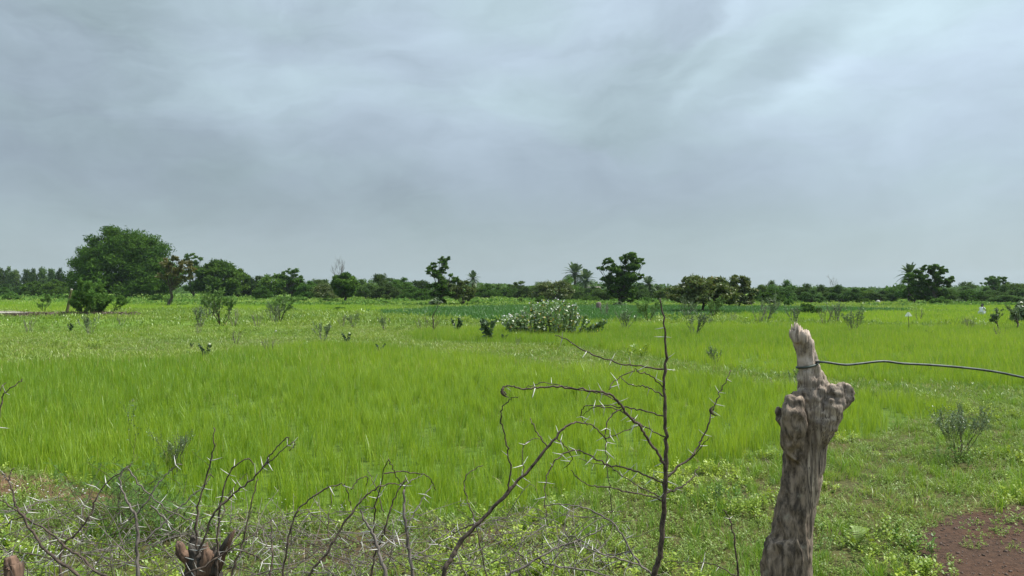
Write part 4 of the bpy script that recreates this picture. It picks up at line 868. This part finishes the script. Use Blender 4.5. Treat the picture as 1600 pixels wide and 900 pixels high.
top_ = n.ss(sx.outputs[2], 1.43, 1.50); col = n.mix(n.m('MULTIPLY', top_, n.ss(n.m('ADD', n.m('MULTIPLY', g2, .6), n.m('MULTIPLY', g4, .4)), .42, .58, .05, .85)), col, (.52, .42, .35))
p = n.n('ShaderNodeBsdfPrincipled'); n.put(p.inputs['Base Color'], col); p.inputs['Roughness'].default_value = .85
bp = n.n('ShaderNodeBump'); bp.inputs['Strength'].default_value = .8; bp.inputs['Distance'].default_value = .004; n.put(bp.inputs['Height'], n.m('ADD', g1, g2)); n.L.new(bp.outputs[0], p.inputs['Normal'])
n.L.new(p.outputs[0], n.n('ShaderNodeOutputMaterial').inputs[0]); me.materials.append(pm_)
me.name = 'fence_post'; post = bpy.data.objects.new('fence_post', me); COL.objects.link(post)
tag(post, 'weathered grey-brown branch post with torn bark and a forked knob, large at the right', 'fence post')
# wire
wp = []
cx_, cy_, rw = P3(1262, 566, PD)[0], PD, .027
for k, a in enumerate(np.linspace(-.2, 2*math.pi*1.18, 30)):
    wp.append([cx_+(rw+.001)*math.cos(-a+.2), cy_-(rw*.9)*math.sin(-a+.2)*-1, P3(0, 562+9*math.sin(a*.5)+.25*k, PD)[2]])
wp = wp[::-1] if False else wp
lastz = wp[-1]
for px, py, dd in ((1290,566,1.965),(1320,570,1.96),(1345,568,1.96),(1380,564.5,1.97),(1410,568,1.97),(1450,570,1.98),(1500,574,1.99),(1550,580,2.0),(1600,590,2.01),(1700,612,2.03),(1900,700,2.1),(2100,860,2.2),(2250,1150,2.3),(2300,1440,2.35)): wp.append(P3(px, py, dd))
wm_, n = mat('green_grey_cable'); p = n.n('ShaderNodeBsdfPrincipled'); tc = n.n('ShaderNodeTexCoord').outputs['Object']; n.put(p.inputs['Base Color'], n.mix(n.ss(n.noise(tc, 40, 4), .4, .65), (.022, .035, .028), (.075, .095, .08))); p.inputs['Roughness'].default_value = .5
n.L.new(p.outputs[0], n.n('ShaderNodeOutputMaterial').inputs[0])
mb = MB(); wpp = smooth_path(wp, 4); tube(mb, wpp, .0031, 8); o = mb.build('fence_wire', wm_, smooth=True); tag(o, 'dark green cable looped round the top of the big post and running off right', 'wire')

# thorn branches
th = MB(); tube(th, [(0,0,0),(0,0,.35),(.02,0,.75),(.05,0,1)], [.045, .036, .020, .003], 5); TH = th.mesh('thorn', M['thorn'])
def depth_at(path, px, py):
    q = min(path, key=lambda s: (s[0]-px)**2+(s[1]-py)**2); return q[2]
class Branch:
    def __init__(s, name, label, d, root=True, cat='branch', m='twig', every=20, tlen=(11, 21)):
        s.e = empty(name, (0, 0, 0)); tag(s.e, label, cat); s.d = d; s.paths = []; s.m = m; s.every = every; s.tlen = tlen; s.nodes = []; s.first = True; s.label = label
    def add(s, pts, w0, w1, drift=0.0, thorns=1.0, to_ground=False, part=None):
        """pts traced in the photograph from the thick end to the tip; widths in photo pixels"""
        base_d = s.d if s.first else depth_at(s.paths, *pts[0])
        nP = len(pts); Q = []
        for i, (px, py) in enumerate(pts):
            dd = base_d+drift*(i/(nP-1)); Q.append((px, py, dd))
        W3 = [P3(*q) for q in Q]; w = list(np.linspace(w0, w1, nP))
        if to_ground:
            dirx = (pts[0][0]-pts[min(1, nP-1)][0])*.8; z0 = W3[0][2]; gxy = W3[0]+np.array([dirx/F*base_d, -.05, 0]); g0 = np.array([gxy[0]+dirx/F*base_d*2, gxy[1], -.03]); back = W3[0]; W3 = [g0, g0+(back-g0)*.3, g0+(back-g0)*.6, g0+(back-g0)*.85]+W3; w = [w0*1.2, w0*1.15, w0*1.1, w0*1.05]+w
        per = 5; S = smooth_path(W3, per); ww = np.interp(np.linspace(0, 1, len(S)), np.linspace(0, 1, len(w)), w)*base_d/F/2*.78
        S[1:-1] += rng.normal(0, .0016, (len(S)-2, 3)); kn = 1+.22*(rng.uniform(0, 1, len(S)) < .22)
        mb = MB(); tube(mb, S, ww*kn, 6, lump=.10)
        # stubs at the nodes
        o = mb.build(part or ('stem' if s.first else 'twig'), M[s.m], s.e, smooth=True)
        for i in range(len(Q)-1):
            for u in np.linspace(0, 1, 6): s.paths.append(tuple(np.array(Q[i])*(1-u)+np.array(Q[i+1])*u))
        seg = np.linalg.norm(np.diff(S, axis=0), axis=1); cum = np.concatenate([[0], np.cumsum(seg)]); step = s.every/F*base_d
        start = 0 if not to_ground else cum[3*per]*1.0
        pos = start+step*rng.uniform(.3, 1)
        while pos < cum[-1]*.97:
            i = min(len(S)-2, int(np.searchsorted(cum, pos))-1); i = max(i, 0); T = unit((S[i+1]-S[i])[None])[0]; c = S[i]+(S[i+1]-S[i])*((pos-cum[i])/max(seg[i], 1e-6))
            if rng.uniform() < thorns:
                side = unit(np.cross(T, rvec(1)[0]+np.array([0, 1.3, 0]))[None])[0]
                for sg in ((-1, 1) if rng.uniform() < .6 else (rng.choice([-1, 1]),)):
                    dv = Vector(unit((side*sg+T*.25+rng.normal(0, .25, 3))[None])[0]); L = rng.uniform(*s.tlen)/F*base_d
                    t = bpy.data.objects.new('thorn', TH); COL.objects.link(t); t.parent = s.e; t.location = c
                    t.rotation_euler = dv.to_track_quat('Z', 'X').to_euler(); t.scale = (L*1.0, L*1.0, L)
            pos += step*rng.uniform(.6, 1.5)
        s.first = False; return s

b1 = Branch('thorny_sapling', 'upright thorny sapling with arching bare twigs in the foreground right of centre', 2.0, cat='sapling', every=17)
b1.add([(1023,900),(1031,860),(1037,800),(1039,757),(1041,700),(1040,650),(1038,600),(1040,550),(1038,505),(1031,466)], 12, 2.6, 0, .45, True)
b1.add([(1037,577),(1000,572),(960,566),(925,552),(900,541),(882,528),(868,524)], 3.6, 2, .12, .4)
b1.add([(1040,609),(1018,588),(1000,581),(990,579),(970,588),(955,600),(951,609)], 2.6, 1.5, -.1, .3)
b1.add([(1040,620),(1020,609),(1008,604),(990,602),(975,594),(970,588)], 2.6, 1.4, .1, .5)
b1.add([(1038,650),(1010,643),(985,638),(955,633),(935,634),(912,636),(908,650),(918,665)], 3, 1.5, .15, .4)
b1.add([(1040,683),(1010,668),(990,655),(968,642),(945,636),(925,638),(910,650)], 2.6, 1.4, .1, .4)
b1.add([(1040,730),(1030,712),(1015,690),(1004,672),(988,655),(975,640),(962,624),(945,614),(920,610),(890,606),(860,604),(840,606),(815,607),(800,603),(786,606),(788,614),(791,616)], 6, 2.2, -.15, .45)
b1.add([(972,634),(952,620),(930,613),(900,609),(875,602),(850,598),(832,602),(818,608)], 2.4, 1.3, -.05, .3)
b1.add([(974,637),(958,648),(948,662),(946,690),(948,720),(952,760),(957,800)], 2.8, 1.4, -.08, .5)
b1.add([(1038,757),(1010,742),(980,732),(950,726),(925,714),(905,704),(888,706),(872,716),(858,735),(852,760),(852,790),(856,822)], 3.8, 1.5, -.2, .6)
b1.add([(1042,745),(1060,730),(1078,717),(1090,698),(1100,680),(1110,655),(1118,630),(1130,603),(1142,578)], 5, 1.7, .1, .7)
b1.add([(1082,713),(1092,703),(1108,683)], 2.6, 1.5, -.05, .2)
b1.add([(1042,770),(1058,764),(1072,756),(1085,742),(1092,728)], 4, 1.6, .1, .6, part='twig')
b1.add([(1040,786),(1015,775),(980,768),(950,762),(925,760),(905,750),(892,735)], 3.4, 1.5, -.12, .5)
b1.add([(1039,779),(1012,768),(985,752),(965,738),(948,726),(928,724),(905,716)], 2.6, 1.3, .1, .5)
for px, py in ((1117,641),(791,612)):  # curled dry pods
    dd = depth_at(b1.paths, px, py); mb = MB(); tube(mb, smooth_path([P3(px-3, py-6, dd), P3(px-7, py, dd), P3(px-3, py+6, dd), P3(px+4, py+9, dd)], 3), [.001,.002,.0035,.0045,.0045,.004,.003,.002,.0015,.001], 6); mb.build('curled_pod', M['twig'], b1.e)

b2 = Branch('thorn_branch', 'thick thorny branch slanting up to the right below the arching twigs', 1.85, every=17)
b2.add([(694,900),(706,870),(725,840),(755,810),(792,770),(820,740),(860,695),(880,670),(900,659)], 10, 4, .12, .6, True)
b2.add([(900,659),(925,665),(945,682),(958,681),(980,672),(998,664)], 2.8, 1.4, .1, .5)
b2.add([(855,698),(840,676),(832,662),(829,653)], 3, 1.6, .05, .2)
b2.add([(793,768),(797,740),(795,710),(790,685),(784,660),(783,643),(790,630),(800,622),(810,620)], 3.6, 1.5, -.05, .4)
b2.add([(818,742),(817,715),(820,695),(832,686),(846,685)], 2.2, 1.2, .1, .3)
b2.add([(755,812),(720,828),(690,846),(678,852)], 3, 1.4, .1, .6)
b2.add([(870,684),(885,700),(893,718),(880,732)], 2.4, 1.3, .1, .7)

b3 = Branch('thorn_branch', 'pale thorny branch low beside the sapling trunk, curving down to the right', 2.15, m='greytwig', every=15)
b3.add([(1022,905),(1000,882),(985,860),(962,822),(940,806),(910,792),(872,788),(850,790)], 5, 1.8, .1, .5, True)
b3.add([(985,862),(950,868),(930,858),(905,842),(890,838),(870,846),(845,858)], 3.2, 1.6, .05, .6)
b3.add([(1000,882),(960,872),(935,864),(900,850)], 3.6, 1.6, -.1, .5)
b4 = Branch('thorn_branch', 'grey tangled thorny branch at the bottom edge left of the sapling trunk', 2.2, m='greytwig', every=12)
b4.add([(790,905),(815,888),(840,872),(865,858),(900,846),(930,832),(945,822)], 6, 2, .1, .7, True)
b4.add([(840,872),(860,882),(900,888),(940,897),(965,905)], 3.6, 2.4, -.05, .6)
b4.add([(866,858),(878,838),(884,812),(890,795)], 2.4, 1.3, .1, .5)
b4.add([(900,846),(925,862),(945,880),(960,898)], 2.4, 1.6, .05, .7)
b4.add([(815,888),(812,860),(820,835),(835,815)], 2.2, 1.2, .1, .4)
b5 = Branch('thin_twig', 'thin bare twig reaching along the bottom edge right of the sapling trunk', 2.05, every=22)
b5.add([(1160,915),(1143,897),(1120,884),(1095,880),(1060,878),(1035,876)], 2.8, 1.5, .05, .35, True)
b6 = Branch('thorn_branch', 'slim upright thorny stick between the sapling and the big post', 2.1, every=20)
b6.add([(1154,905),(1151,870),(1147,840),(1142,815),(1134,800),(1128,796)], 4, 1.4, 0, .6, True)

# middle cluster
c1 = Branch('thorn_branch', 'arched thorny branch bowing over to the right, leftmost arch of the middle tangle', 2.0)
c1.add([(443,905),(449,850),(460,808),(472,790),(500,768),(525,758),(538,757),(543,768),(548,790)], 4.2, 1.6, .05, .45, True)
c1.add([(460,808),(480,800),(500,812),(520,830)], 2.2, 1.2, .1, .4)
c1.add([(548,765),(556,752),(568,745),(574,746),(572,760)], 2.2, 1.5, .05, .3)
c2 = Branch('thorn_branch', 'long arched branch sweeping up right across the middle tangle', 1.95)
c2.add([(480,905),(510,865),(527,835),(550,800),(570,777),(590,762),(607,756),(625,756),(636,747)], 4.6, 2, .1, .4, True)
c2.add([(527,835),(545,845),(575,848),(600,845)], 2.4, 1.3, .1, .6)
c2.add([(520,850),(512,830),(515,800),(518,775),(516,760)], 2.2, 1.2, .1, .3)
c3 = Branch('thorn_branch', 'steep thorny branch with a kinked tip in the middle tangle', 2.05)
c3.add([(581,905),(586,865),(597,840),(607,805),(615,782),(627,757),(637,749)], 4.4, 2, .05, .5, True)
c3.add([(584,850),(585,815),(587,787),(597,755),(600,732),(607,717)], 3.4, 1.6, -.05, .5)
c3.add([(607,717),(613,730),(620,745),(627,757)], 2, 1.6, .05, .2)
c3.add([(600,740),(625,737),(645,739),(665,742),(675,752),(681,766)], 2.8, 1.6, .1, .4)
c3.add([(600,800),(590,770),(580,745),(574,735)], 2.2, 1.1, .1, .3)
c4 = Branch('thorn_branch', 'stout grey thorn-covered stem in the middle tangle, left one of two', 1.95, m='greytwig', every=9, tlen=(13, 22))
c4.add([(604,905),(597,880),(590,855),(582,832),(571,815),(563,797)], 8, 3.5, .05, .7, True)
c4.add([(590,855),(605,848),(625,838),(645,830)], 3, 1.4, .1, .7)
c5 = Branch('thorn_branch', 'stout grey thorn-covered stem in the middle tangle, right one of two', 2.05, m='greytwig', every=10, tlen=(13, 22))
c5.add([(645,905),(640,870),(635,828),(631,795),(632,765)], 7.5, 4.5, .05, .7, True)
c5.add([(636,825),(645,805),(655,787),(668,768),(676,757)], 2.8, 1.3, .1, .3)
c5.add([(632,765),(640,752),(650,748),(660,742)], 2.4, 1.2, .05, .2)
c5.add([(640,870),(660,862),(675,850),(695,835),(712,828)], 3.2, 1.5, .1, .7)
c6 = Branch('thorn_branch', 'weak twig with a hooked tip between the middle tangle and the slanting branch', 2.3, m='twig')
c6.add([(760,905),(752,860),(742,815),(732,785),(726,765),(727,745),(740,734),(754,727)], 3.2, 1.6, .1, .35, True)
c6.add([(752,860),(770,840),(785,820),(800,800)], 2, 1.1, .1, .4)
c7 = Branch('thorn_branch', 'thorny upright stem at the bottom edge just left of the leftmost arch', 1.9, every=11)
c7.add([(424,905),(426,870),(425,850),(424,815)], 4.5, 2.2, .05, .7, True)
c7.add([(425,860),(412,850),(400,838),(388,832)], 2.6, 1.3, .1, .6)
# left cluster
l1 = Branch('thorn_branch', 'dark thorny branch leaning left from the bottom edge to the left border', 1.9, every=14)
l1.add([(130,912),(92,877),(67,855),(50,832),(37,808),(25,790),(19,767),(14,750),(17,738),(22,731)], 6, 2, .05, .7, True)
l1.add([(14,750),(5,740),(-8,732)], 2.6, 1.5, .05, .4)
l1.add([(37,806),(50,792),(62,781)], 2.6, 1.3, .08, .6)
l1.add([(92,877),(60,868),(20,862),(-10,856)], 2.6, 1.3, .1, .6)
l2 = Branch('thorn_branch', 'long thorny branch crossing the bottom left corner downwards to the right', 2.0, every=14)
l2.add([(180,915),(157,897),(125,870),(100,852),(75,830),(37,807),(15,790),(-6,775)], 5.5, 2.2, .1, .7, True)
l2.add([(37,807),(20,812),(8,822),(-6,815)], 2.6, 1.4, .05, .7)
l3 = Branch('thorn_branch', 'upright crooked thorny branch whose tips meet over the feathery seedling', 2.05, every=16)
l3.add([(94,910),(97,855),(117,835),(137,812),(150,782),(160,762),(178,746),(197,733),(205,724)], 5, 1.6, .1, .6, True)
l3.add([(128,822),(130,795),(142,770),(155,752)], 2.4, 1.3, .1, .4)
l3.add([(97,855),(98,830),(97,812)], 2.2, 1.2, .05, .5)
l3.add([(80,852),(76,825),(78,800)], 2.2, 1.2, .05, .4)
l5 = Branch('thorn_branch', 'reddish grey upright branch forking above the feathery seedling', 1.95, m='greytwig', every=20)
l5.add([(215,908),(214,860),(214,825),(211,805),(197,780),(190,762),(189,738),(200,728)], 7, 2, .05, .4, True)
l5.add([(217,850),(240,832),(262,810),(282,792),(300,775),(317,760),(328,748)], 3.6, 1.6, .1, .7)
l5.add([(212,806),(232,780),(245,757),(262,740),(277,725),(285,727)], 3.2, 1.6, .05, .3)
l5.add([(212,806),(195,815),(182,822)], 2.8, 1.5, .05, .5)
l5.add([(200,732),(217,757),(235,775),(262,797),(290,810),(307,820)], 2.8, 1.8, .05, .4)
l5.add([(235,790),(257,812),(275,830),(295,845)], 3.2, 2, .1, .5)
l5.add([(190,762),(186,785),(187,805)], 2.2, 1.3, .05, .3)
l9 = Branch('thorn_branch', 'tall nearly vertical thorny branch rising from the broken stump', 2.0, every=24)
l9.add([(302,900),(307,860),(307,825),(312,785),(322,745),(330,720),(334,690),(334,668)], 5, 1.8, .05, .6, True)
l9.add([(322,748),(328,741),(334,746)], 2.2, 1.3, .03, .2)
l10 = Branch('thorn_branch', 'thorny branch right of the broken stump, bent over in a hook at its tip', 2.05, every=18)
l10.add([(337,908),(340,860),(341,815),(347,775),(357,742),(375,722),(390,717),(396,727)], 4.6, 1.8, .05, .6, True)
l10.add([(341,820),(350,800),(352,780),(360,770),(372,752),(386,740)], 2.4, 1.3, .1, .5)
l11 = Branch('thorn_branch', 'long thorny branch rising right from the broken stump to two curled tips', 1.95, every=16)
l11.add([(303,905),(306,870),(318,845),(332,806),(350,785),(372,767),(398,745),(412,728),(422,712),(435,697),(449,683),(450,690)], 5.5, 1.8, .05, .6, True)
l11.add([(412,728),(428,716),(444,700),(458,691),(460,697),(452,703)], 2.4, 1.8, .03, .2)
l12 = Branch('thorn_branch', 'thorny branch at the bottom edge right of the stump, leaning right', 2.1, every=16)
l12.add([(360,910),(372,870),(380,845),(390,800),(397,768),(404,748)], 5, 2, .05, .7, True)
l12.add([(380,845),(400,832),(420,815),(440,806)], 2.8, 1.4, .1, .5)
l12.add([(376,858),(398,868),(415,880),(424,886)], 2.8, 1.5, .05, .5)
l13 = Branch('thorn_branch', 'low thorny branch running left to right across the front of the stump', 1.85, every=12)
l13.add([(286,906),(320,884),(345,868),(365,855),(385,842)], 4.6, 2, .05, .7, True)
l14 = Branch('thin_twig', 'thin curved twig entering at the left edge above the rice margin', 2.0, every=30)
l14.add([(-40,760),(-20,700),(-6,672),(1,640),(5,618),(16,607),(30,598),(34,592)], 3.4, 1.8, .05, .4, True)
l14.add([(-6,672),(-4,650),(0,610),(10,598)], 2.2, 1.5, .05, .3)
# loose dry brush piled under the branches (uncountable)
bt = MB()
for k in range(950):
    px = rng.choice([rng.uniform(-40, 460), rng.uniform(420, 980)]); d = rng.uniform(2.0, 2.7); z0 = rng.uniform(.25, .95); a_ = P3(px, 0, d); a_[2] = z0
    L = rng.uniform(.12, .38); dr = unit(np.array([[rng.normal(0, .8), rng.normal(0, .4), rng.uniform(-.1, 1)]]))[0]; b_ = a_+dr*L
    if b_[2] > EYE-(790-450)/F*d: b_[2] = EYE-(800-450)/F*d
    tube(bt, smooth_path([a_, (a_+b_)/2+rng.normal(0, .025, 3), b_], 4), np.linspace(.0017, .0006, 9), 3)
    for q in range(2):
        c = a_+(b_-a_)*rng.uniform(.1, 1); t_ = rvec(1)[0]*rng.uniform(.02, .035); tube(bt, [c, c+t_*.6, c+t_], [.0011, .0008, .0001], 3, mi=1)
tag(bt.build('dry_brushwood', [M['greytwig'], wood_mat('old_grey_thorn', (.22, .20, .17), (.48, .45, .39), 200, rough=.7, bump=.1)]), kind='stuff')

# broken stump and posts
def snag(name, parts, label, cat, m, knots=3):
    e = empty(name, (0, 0, 0)); tag(e, label, cat)
    for nm, pts, rad, mm in parts:
        mb = MB(); S = smooth_path(pts, 5); tube(mb, S, np.interp(np.linspace(0, 1, len(S)), np.linspace(0, 1, len(rad)), rad), 22, lump=.13, groove=.32); mb.build(nm, M[mm], e)
    return e
SD = 2.12
fx = P3(318, 900, SD)[0]
snag('broken_post', [('trunk', [(fx, SD, -.05), (fx, SD, .5), P3(316, 905, SD), P3(312, 875, SD), P3(305, 862, SD)], [.05, .048, .046, .038, .02], 'bark'),
    ('torn_fork', [P3(306, 888, SD), P3(294, 873, SD-.01), P3(284, 864, SD-.012), P3(281, 852, SD-.01), P3(277, 847, SD)], [.022, .015, .015, .012, .004], 'redwood'),
    ('splinter', [P3(330, 895, SD), P3(342, 872, SD-.02), P3(350, 853, SD-.03), P3(355, 838, SD-.03)], [.018, .009, .007, .001], 'redwood'),
    ('splinter', [P3(336, 890, SD-.01), P3(348, 865, SD-.03), P3(358, 845, SD-.035), P3(367, 828, SD-.03)], [.014, .009, .007, .0015], 'redwood'),
    ('splinter', [P3(334, 885, SD-.02), P3(345, 862, SD-.04), P3(352, 848, SD-.045), P3(361, 831, SD-.04)], [.012, .007, .005, .001], 'bark'),
    ('splinter', [P3(312, 895, SD-.03), P3(306, 872, SD-.03), P3(299, 858, SD-.035), P3(297, 850, SD-.03)], [.020, .013, .008, .001], 'bark'),
    ('splinter', [P3(322, 895, SD-.03), P3(324, 872, SD-.04), P3(321, 858, SD-.04), P3(324, 847, SD-.04)], [.022, .015, .009, .001], 'redwood'),
    ('splinter', [P3(330, 895, SD-.02), P3(334, 876, SD-.02), P3(333, 862, SD-.02), P3(337, 852, SD-.02)], [.020, .014, .007, .001], 'bark'),
    ('torn_fork', [P3(322, 885, SD), P3(310, 858, SD+.01), P3(303, 846, SD+.01), P3(300, 838, SD)], [.02, .016, .011, .003], 'bark')],
    'broken dark post with torn reddish forks at the bottom edge, left part', 'broken post', 'bark')
fx = P3(20, 900, 2.1)[0]
snag('cut_post', [('trunk', [(fx+.05, 2.1, -.05), (fx+.03, 2.1, .5), P3(22, 905, 2.1), P3(18, 884, 2.1), P3(15, 870, 2.1)], [.024, .024, .022, .018, .012], 'redwood')], 'short reddish post end sticking up in the bottom left corner', 'post', 'redwood')

# leafy growth close to the camera
def feathery(px, d, h, w, label, m='feather', n=16, leaf=.0105):
    e = empty('feathery_seedling', at(px, d)); tag(e, label, 'plant'); tb, lb = MB(), MB()
    for k in range(n):
        x0 = rng.normal(0, w*.22); y0 = rng.normal(0, w*.18); a = rng.uniform(0, 6.283); hh = h*rng.uniform(.5, 1)
        P = smooth_path([[x0*.4, y0*.4, -.02], [x0, y0, hh*.6], [x0+math.cos(a)*w*.18, y0+math.sin(a)*w*.18, hh]], 6); tube(tb, P, np.linspace(.003, .0012, len(P)), 4)
        for p in P[4:]:
            for q in range(2):
                dr = unit(rvec(1)+[0, 0, .15])[0]; Lr = rng.uniform(.05, .09); tt = np.linspace(.15, 1, 9); sd = unit(np.cross(dr, [0, 0, 1.0])[None])[0]
                c = p+dr*Lr*tt[:, None]; c[:, 2] -= .25*Lr*tt**2
                for sg in (-1, 1): strips(lb, np.stack([c, c+(sd*sg*.9+dr*.3)*leaf*.6, c+(sd*sg*.9+dr*.3)*leaf], 1), [[.0007, .0018, .0004]], np.repeat(dr[None], 9, 0), rng.uniform(0, .9, 9))
    tb.build('stems', M['twig'], e); lb.build('leaves', M[m], e)
feathery(205, 5.3, .48, 1.0, 'grey-green feathery seedling growing among the thorn branches at lower left', n=44)
feathery(262, 5.0, .36, .8, 'smaller feathery seedling right beside the larger one at lower left', n=26)
def weed_stalk(px, py, hp, wp_, label, n=5, m='greyleaf', lf=2, L=.012):
    d = F*EYE/(py-450); h = hp/F*d; e = empty('wiry_weed', at(px, d)); tag(e, label, 'weed'); tb = MB(); tips = []; sp = wp_/hp
    for k in range(n):
        a = rng.uniform(0, 6.283); branching(tb, np.array([0, 0, -.02]), unit(np.array([[math.cos(a)*sp*.7*(k > 0), math.sin(a)*sp*.7*(k > 0), 1.]]))[0], h*.36, .0035, 4, .38, .22, 3 if n > 3 else 2, tips=tips, sides=3)
    tb.build('stems', M['twig'], e); lb = MB(); leaves_on(lb, tips, lf, L, L*.4); lb.build('leaves', M[m], e)
weed_stalk(209, 735, 128, 40, 'tall thin wiry weed standing before the near rice at left', 1, lf=1)
weed_stalk(264, 745, 85, 70, 'bushy wiry weed right of the tall thin one at the near rice edge', 4, lf=1, L=.008)
weed_stalk(1497, 716, 92, 85, 'dark wiry shrub with tiny leaves on the right grass verge', 8, lf=1, L=.011)
weed_stalk(1118, 800, 50, 60, 'low grey weed in the verge between sapling and big post', 3, m='feather', lf=1, L=.009)
for px, py, s_, lab in ((1500,722,1.0,'low leafy patch round the foot of the dark wiry shrub'),(1140,790,.8,'dark leafy clump in the verge left of the big post'),(1432,858,.5,'leafy clump at the left rim of the bare soil'),(195,862,1.2,'lush dark leafy clump under the feathery seedling')):
    d = F*EYE/(py-450); e = empty('leafy_clump', at(px, d)); tag(e, lab, 'plant'); leafy(int(26*s_), .16*s_+.03, .035, 9, .26*s_).build('leaves', leaf_mat('clump_leaf', (.05, .12, .02), (.16, .28, .045), None, .35, .02), e)
for k in range(1):
    d = F*EYE/(853-450); e = empty('soil_weed', at(1340, 4.9)); tag(e, 'bright yellow-green fern-like plant in the verge right of the big post', 'plant'); lb = MB()
    for q in range(9):
        a = rng.uniform(0, 6.283); P = smooth_path([[0, 0, 0], [math.cos(a)*.04, math.sin(a)*.04, .07], [math.cos(a)*.10, math.sin(a)*.10, .10]], 5); tube(lb, P, .0015, 4, .7)
        T_ = unit(np.gradient(P, axis=0)); S_ = unit(np.cross(T_, [0, 0, 1.0]))
        for sg in (-1, 1): strips(lb, np.stack([P[2:], P[2:]+S_[2:]*sg*.011, P[2:]+S_[2:]*sg*.024], 1), [[.001, .005, .001]], T_[2:], rng.uniform(.5, .9, len(P)-2))
    lb.build('leaves', leaf_mat('bright_leaf', (.12, .23, .03), (.27, .38, .05), None, .35, .05), e)

# ------------------------------------------------------------------ the air
hz = MB(); hz.add((bx-[.5, .5, 0])*[2200, 2200, 26]+[0, 0, -2.0], [[0,2,3,1],[4,5,7,6],[0,1,5,4],[1,3,7,5],[3,2,6,7],[2,0,4,6]])   # faces all turned outwards
hm_ = bpy.data.materials.new('haze_air'); hm_.use_nodes = True; hm_.node_tree.nodes.clear(); n = NT(hm_.node_tree)
v = n.n('ShaderNodeVolumePrincipled'); v.inputs['Color'].default_value = (.75, .86, 1.0, 1); v.inputs['Density'].default_value = .00016; v.inputs['Anisotropy'].default_value = 0.2
n.L.new(v.outputs[0], n.n('ShaderNodeOutputMaterial').inputs['Volume'])
tag(hz.build('haze', hm_), kind='stuff')
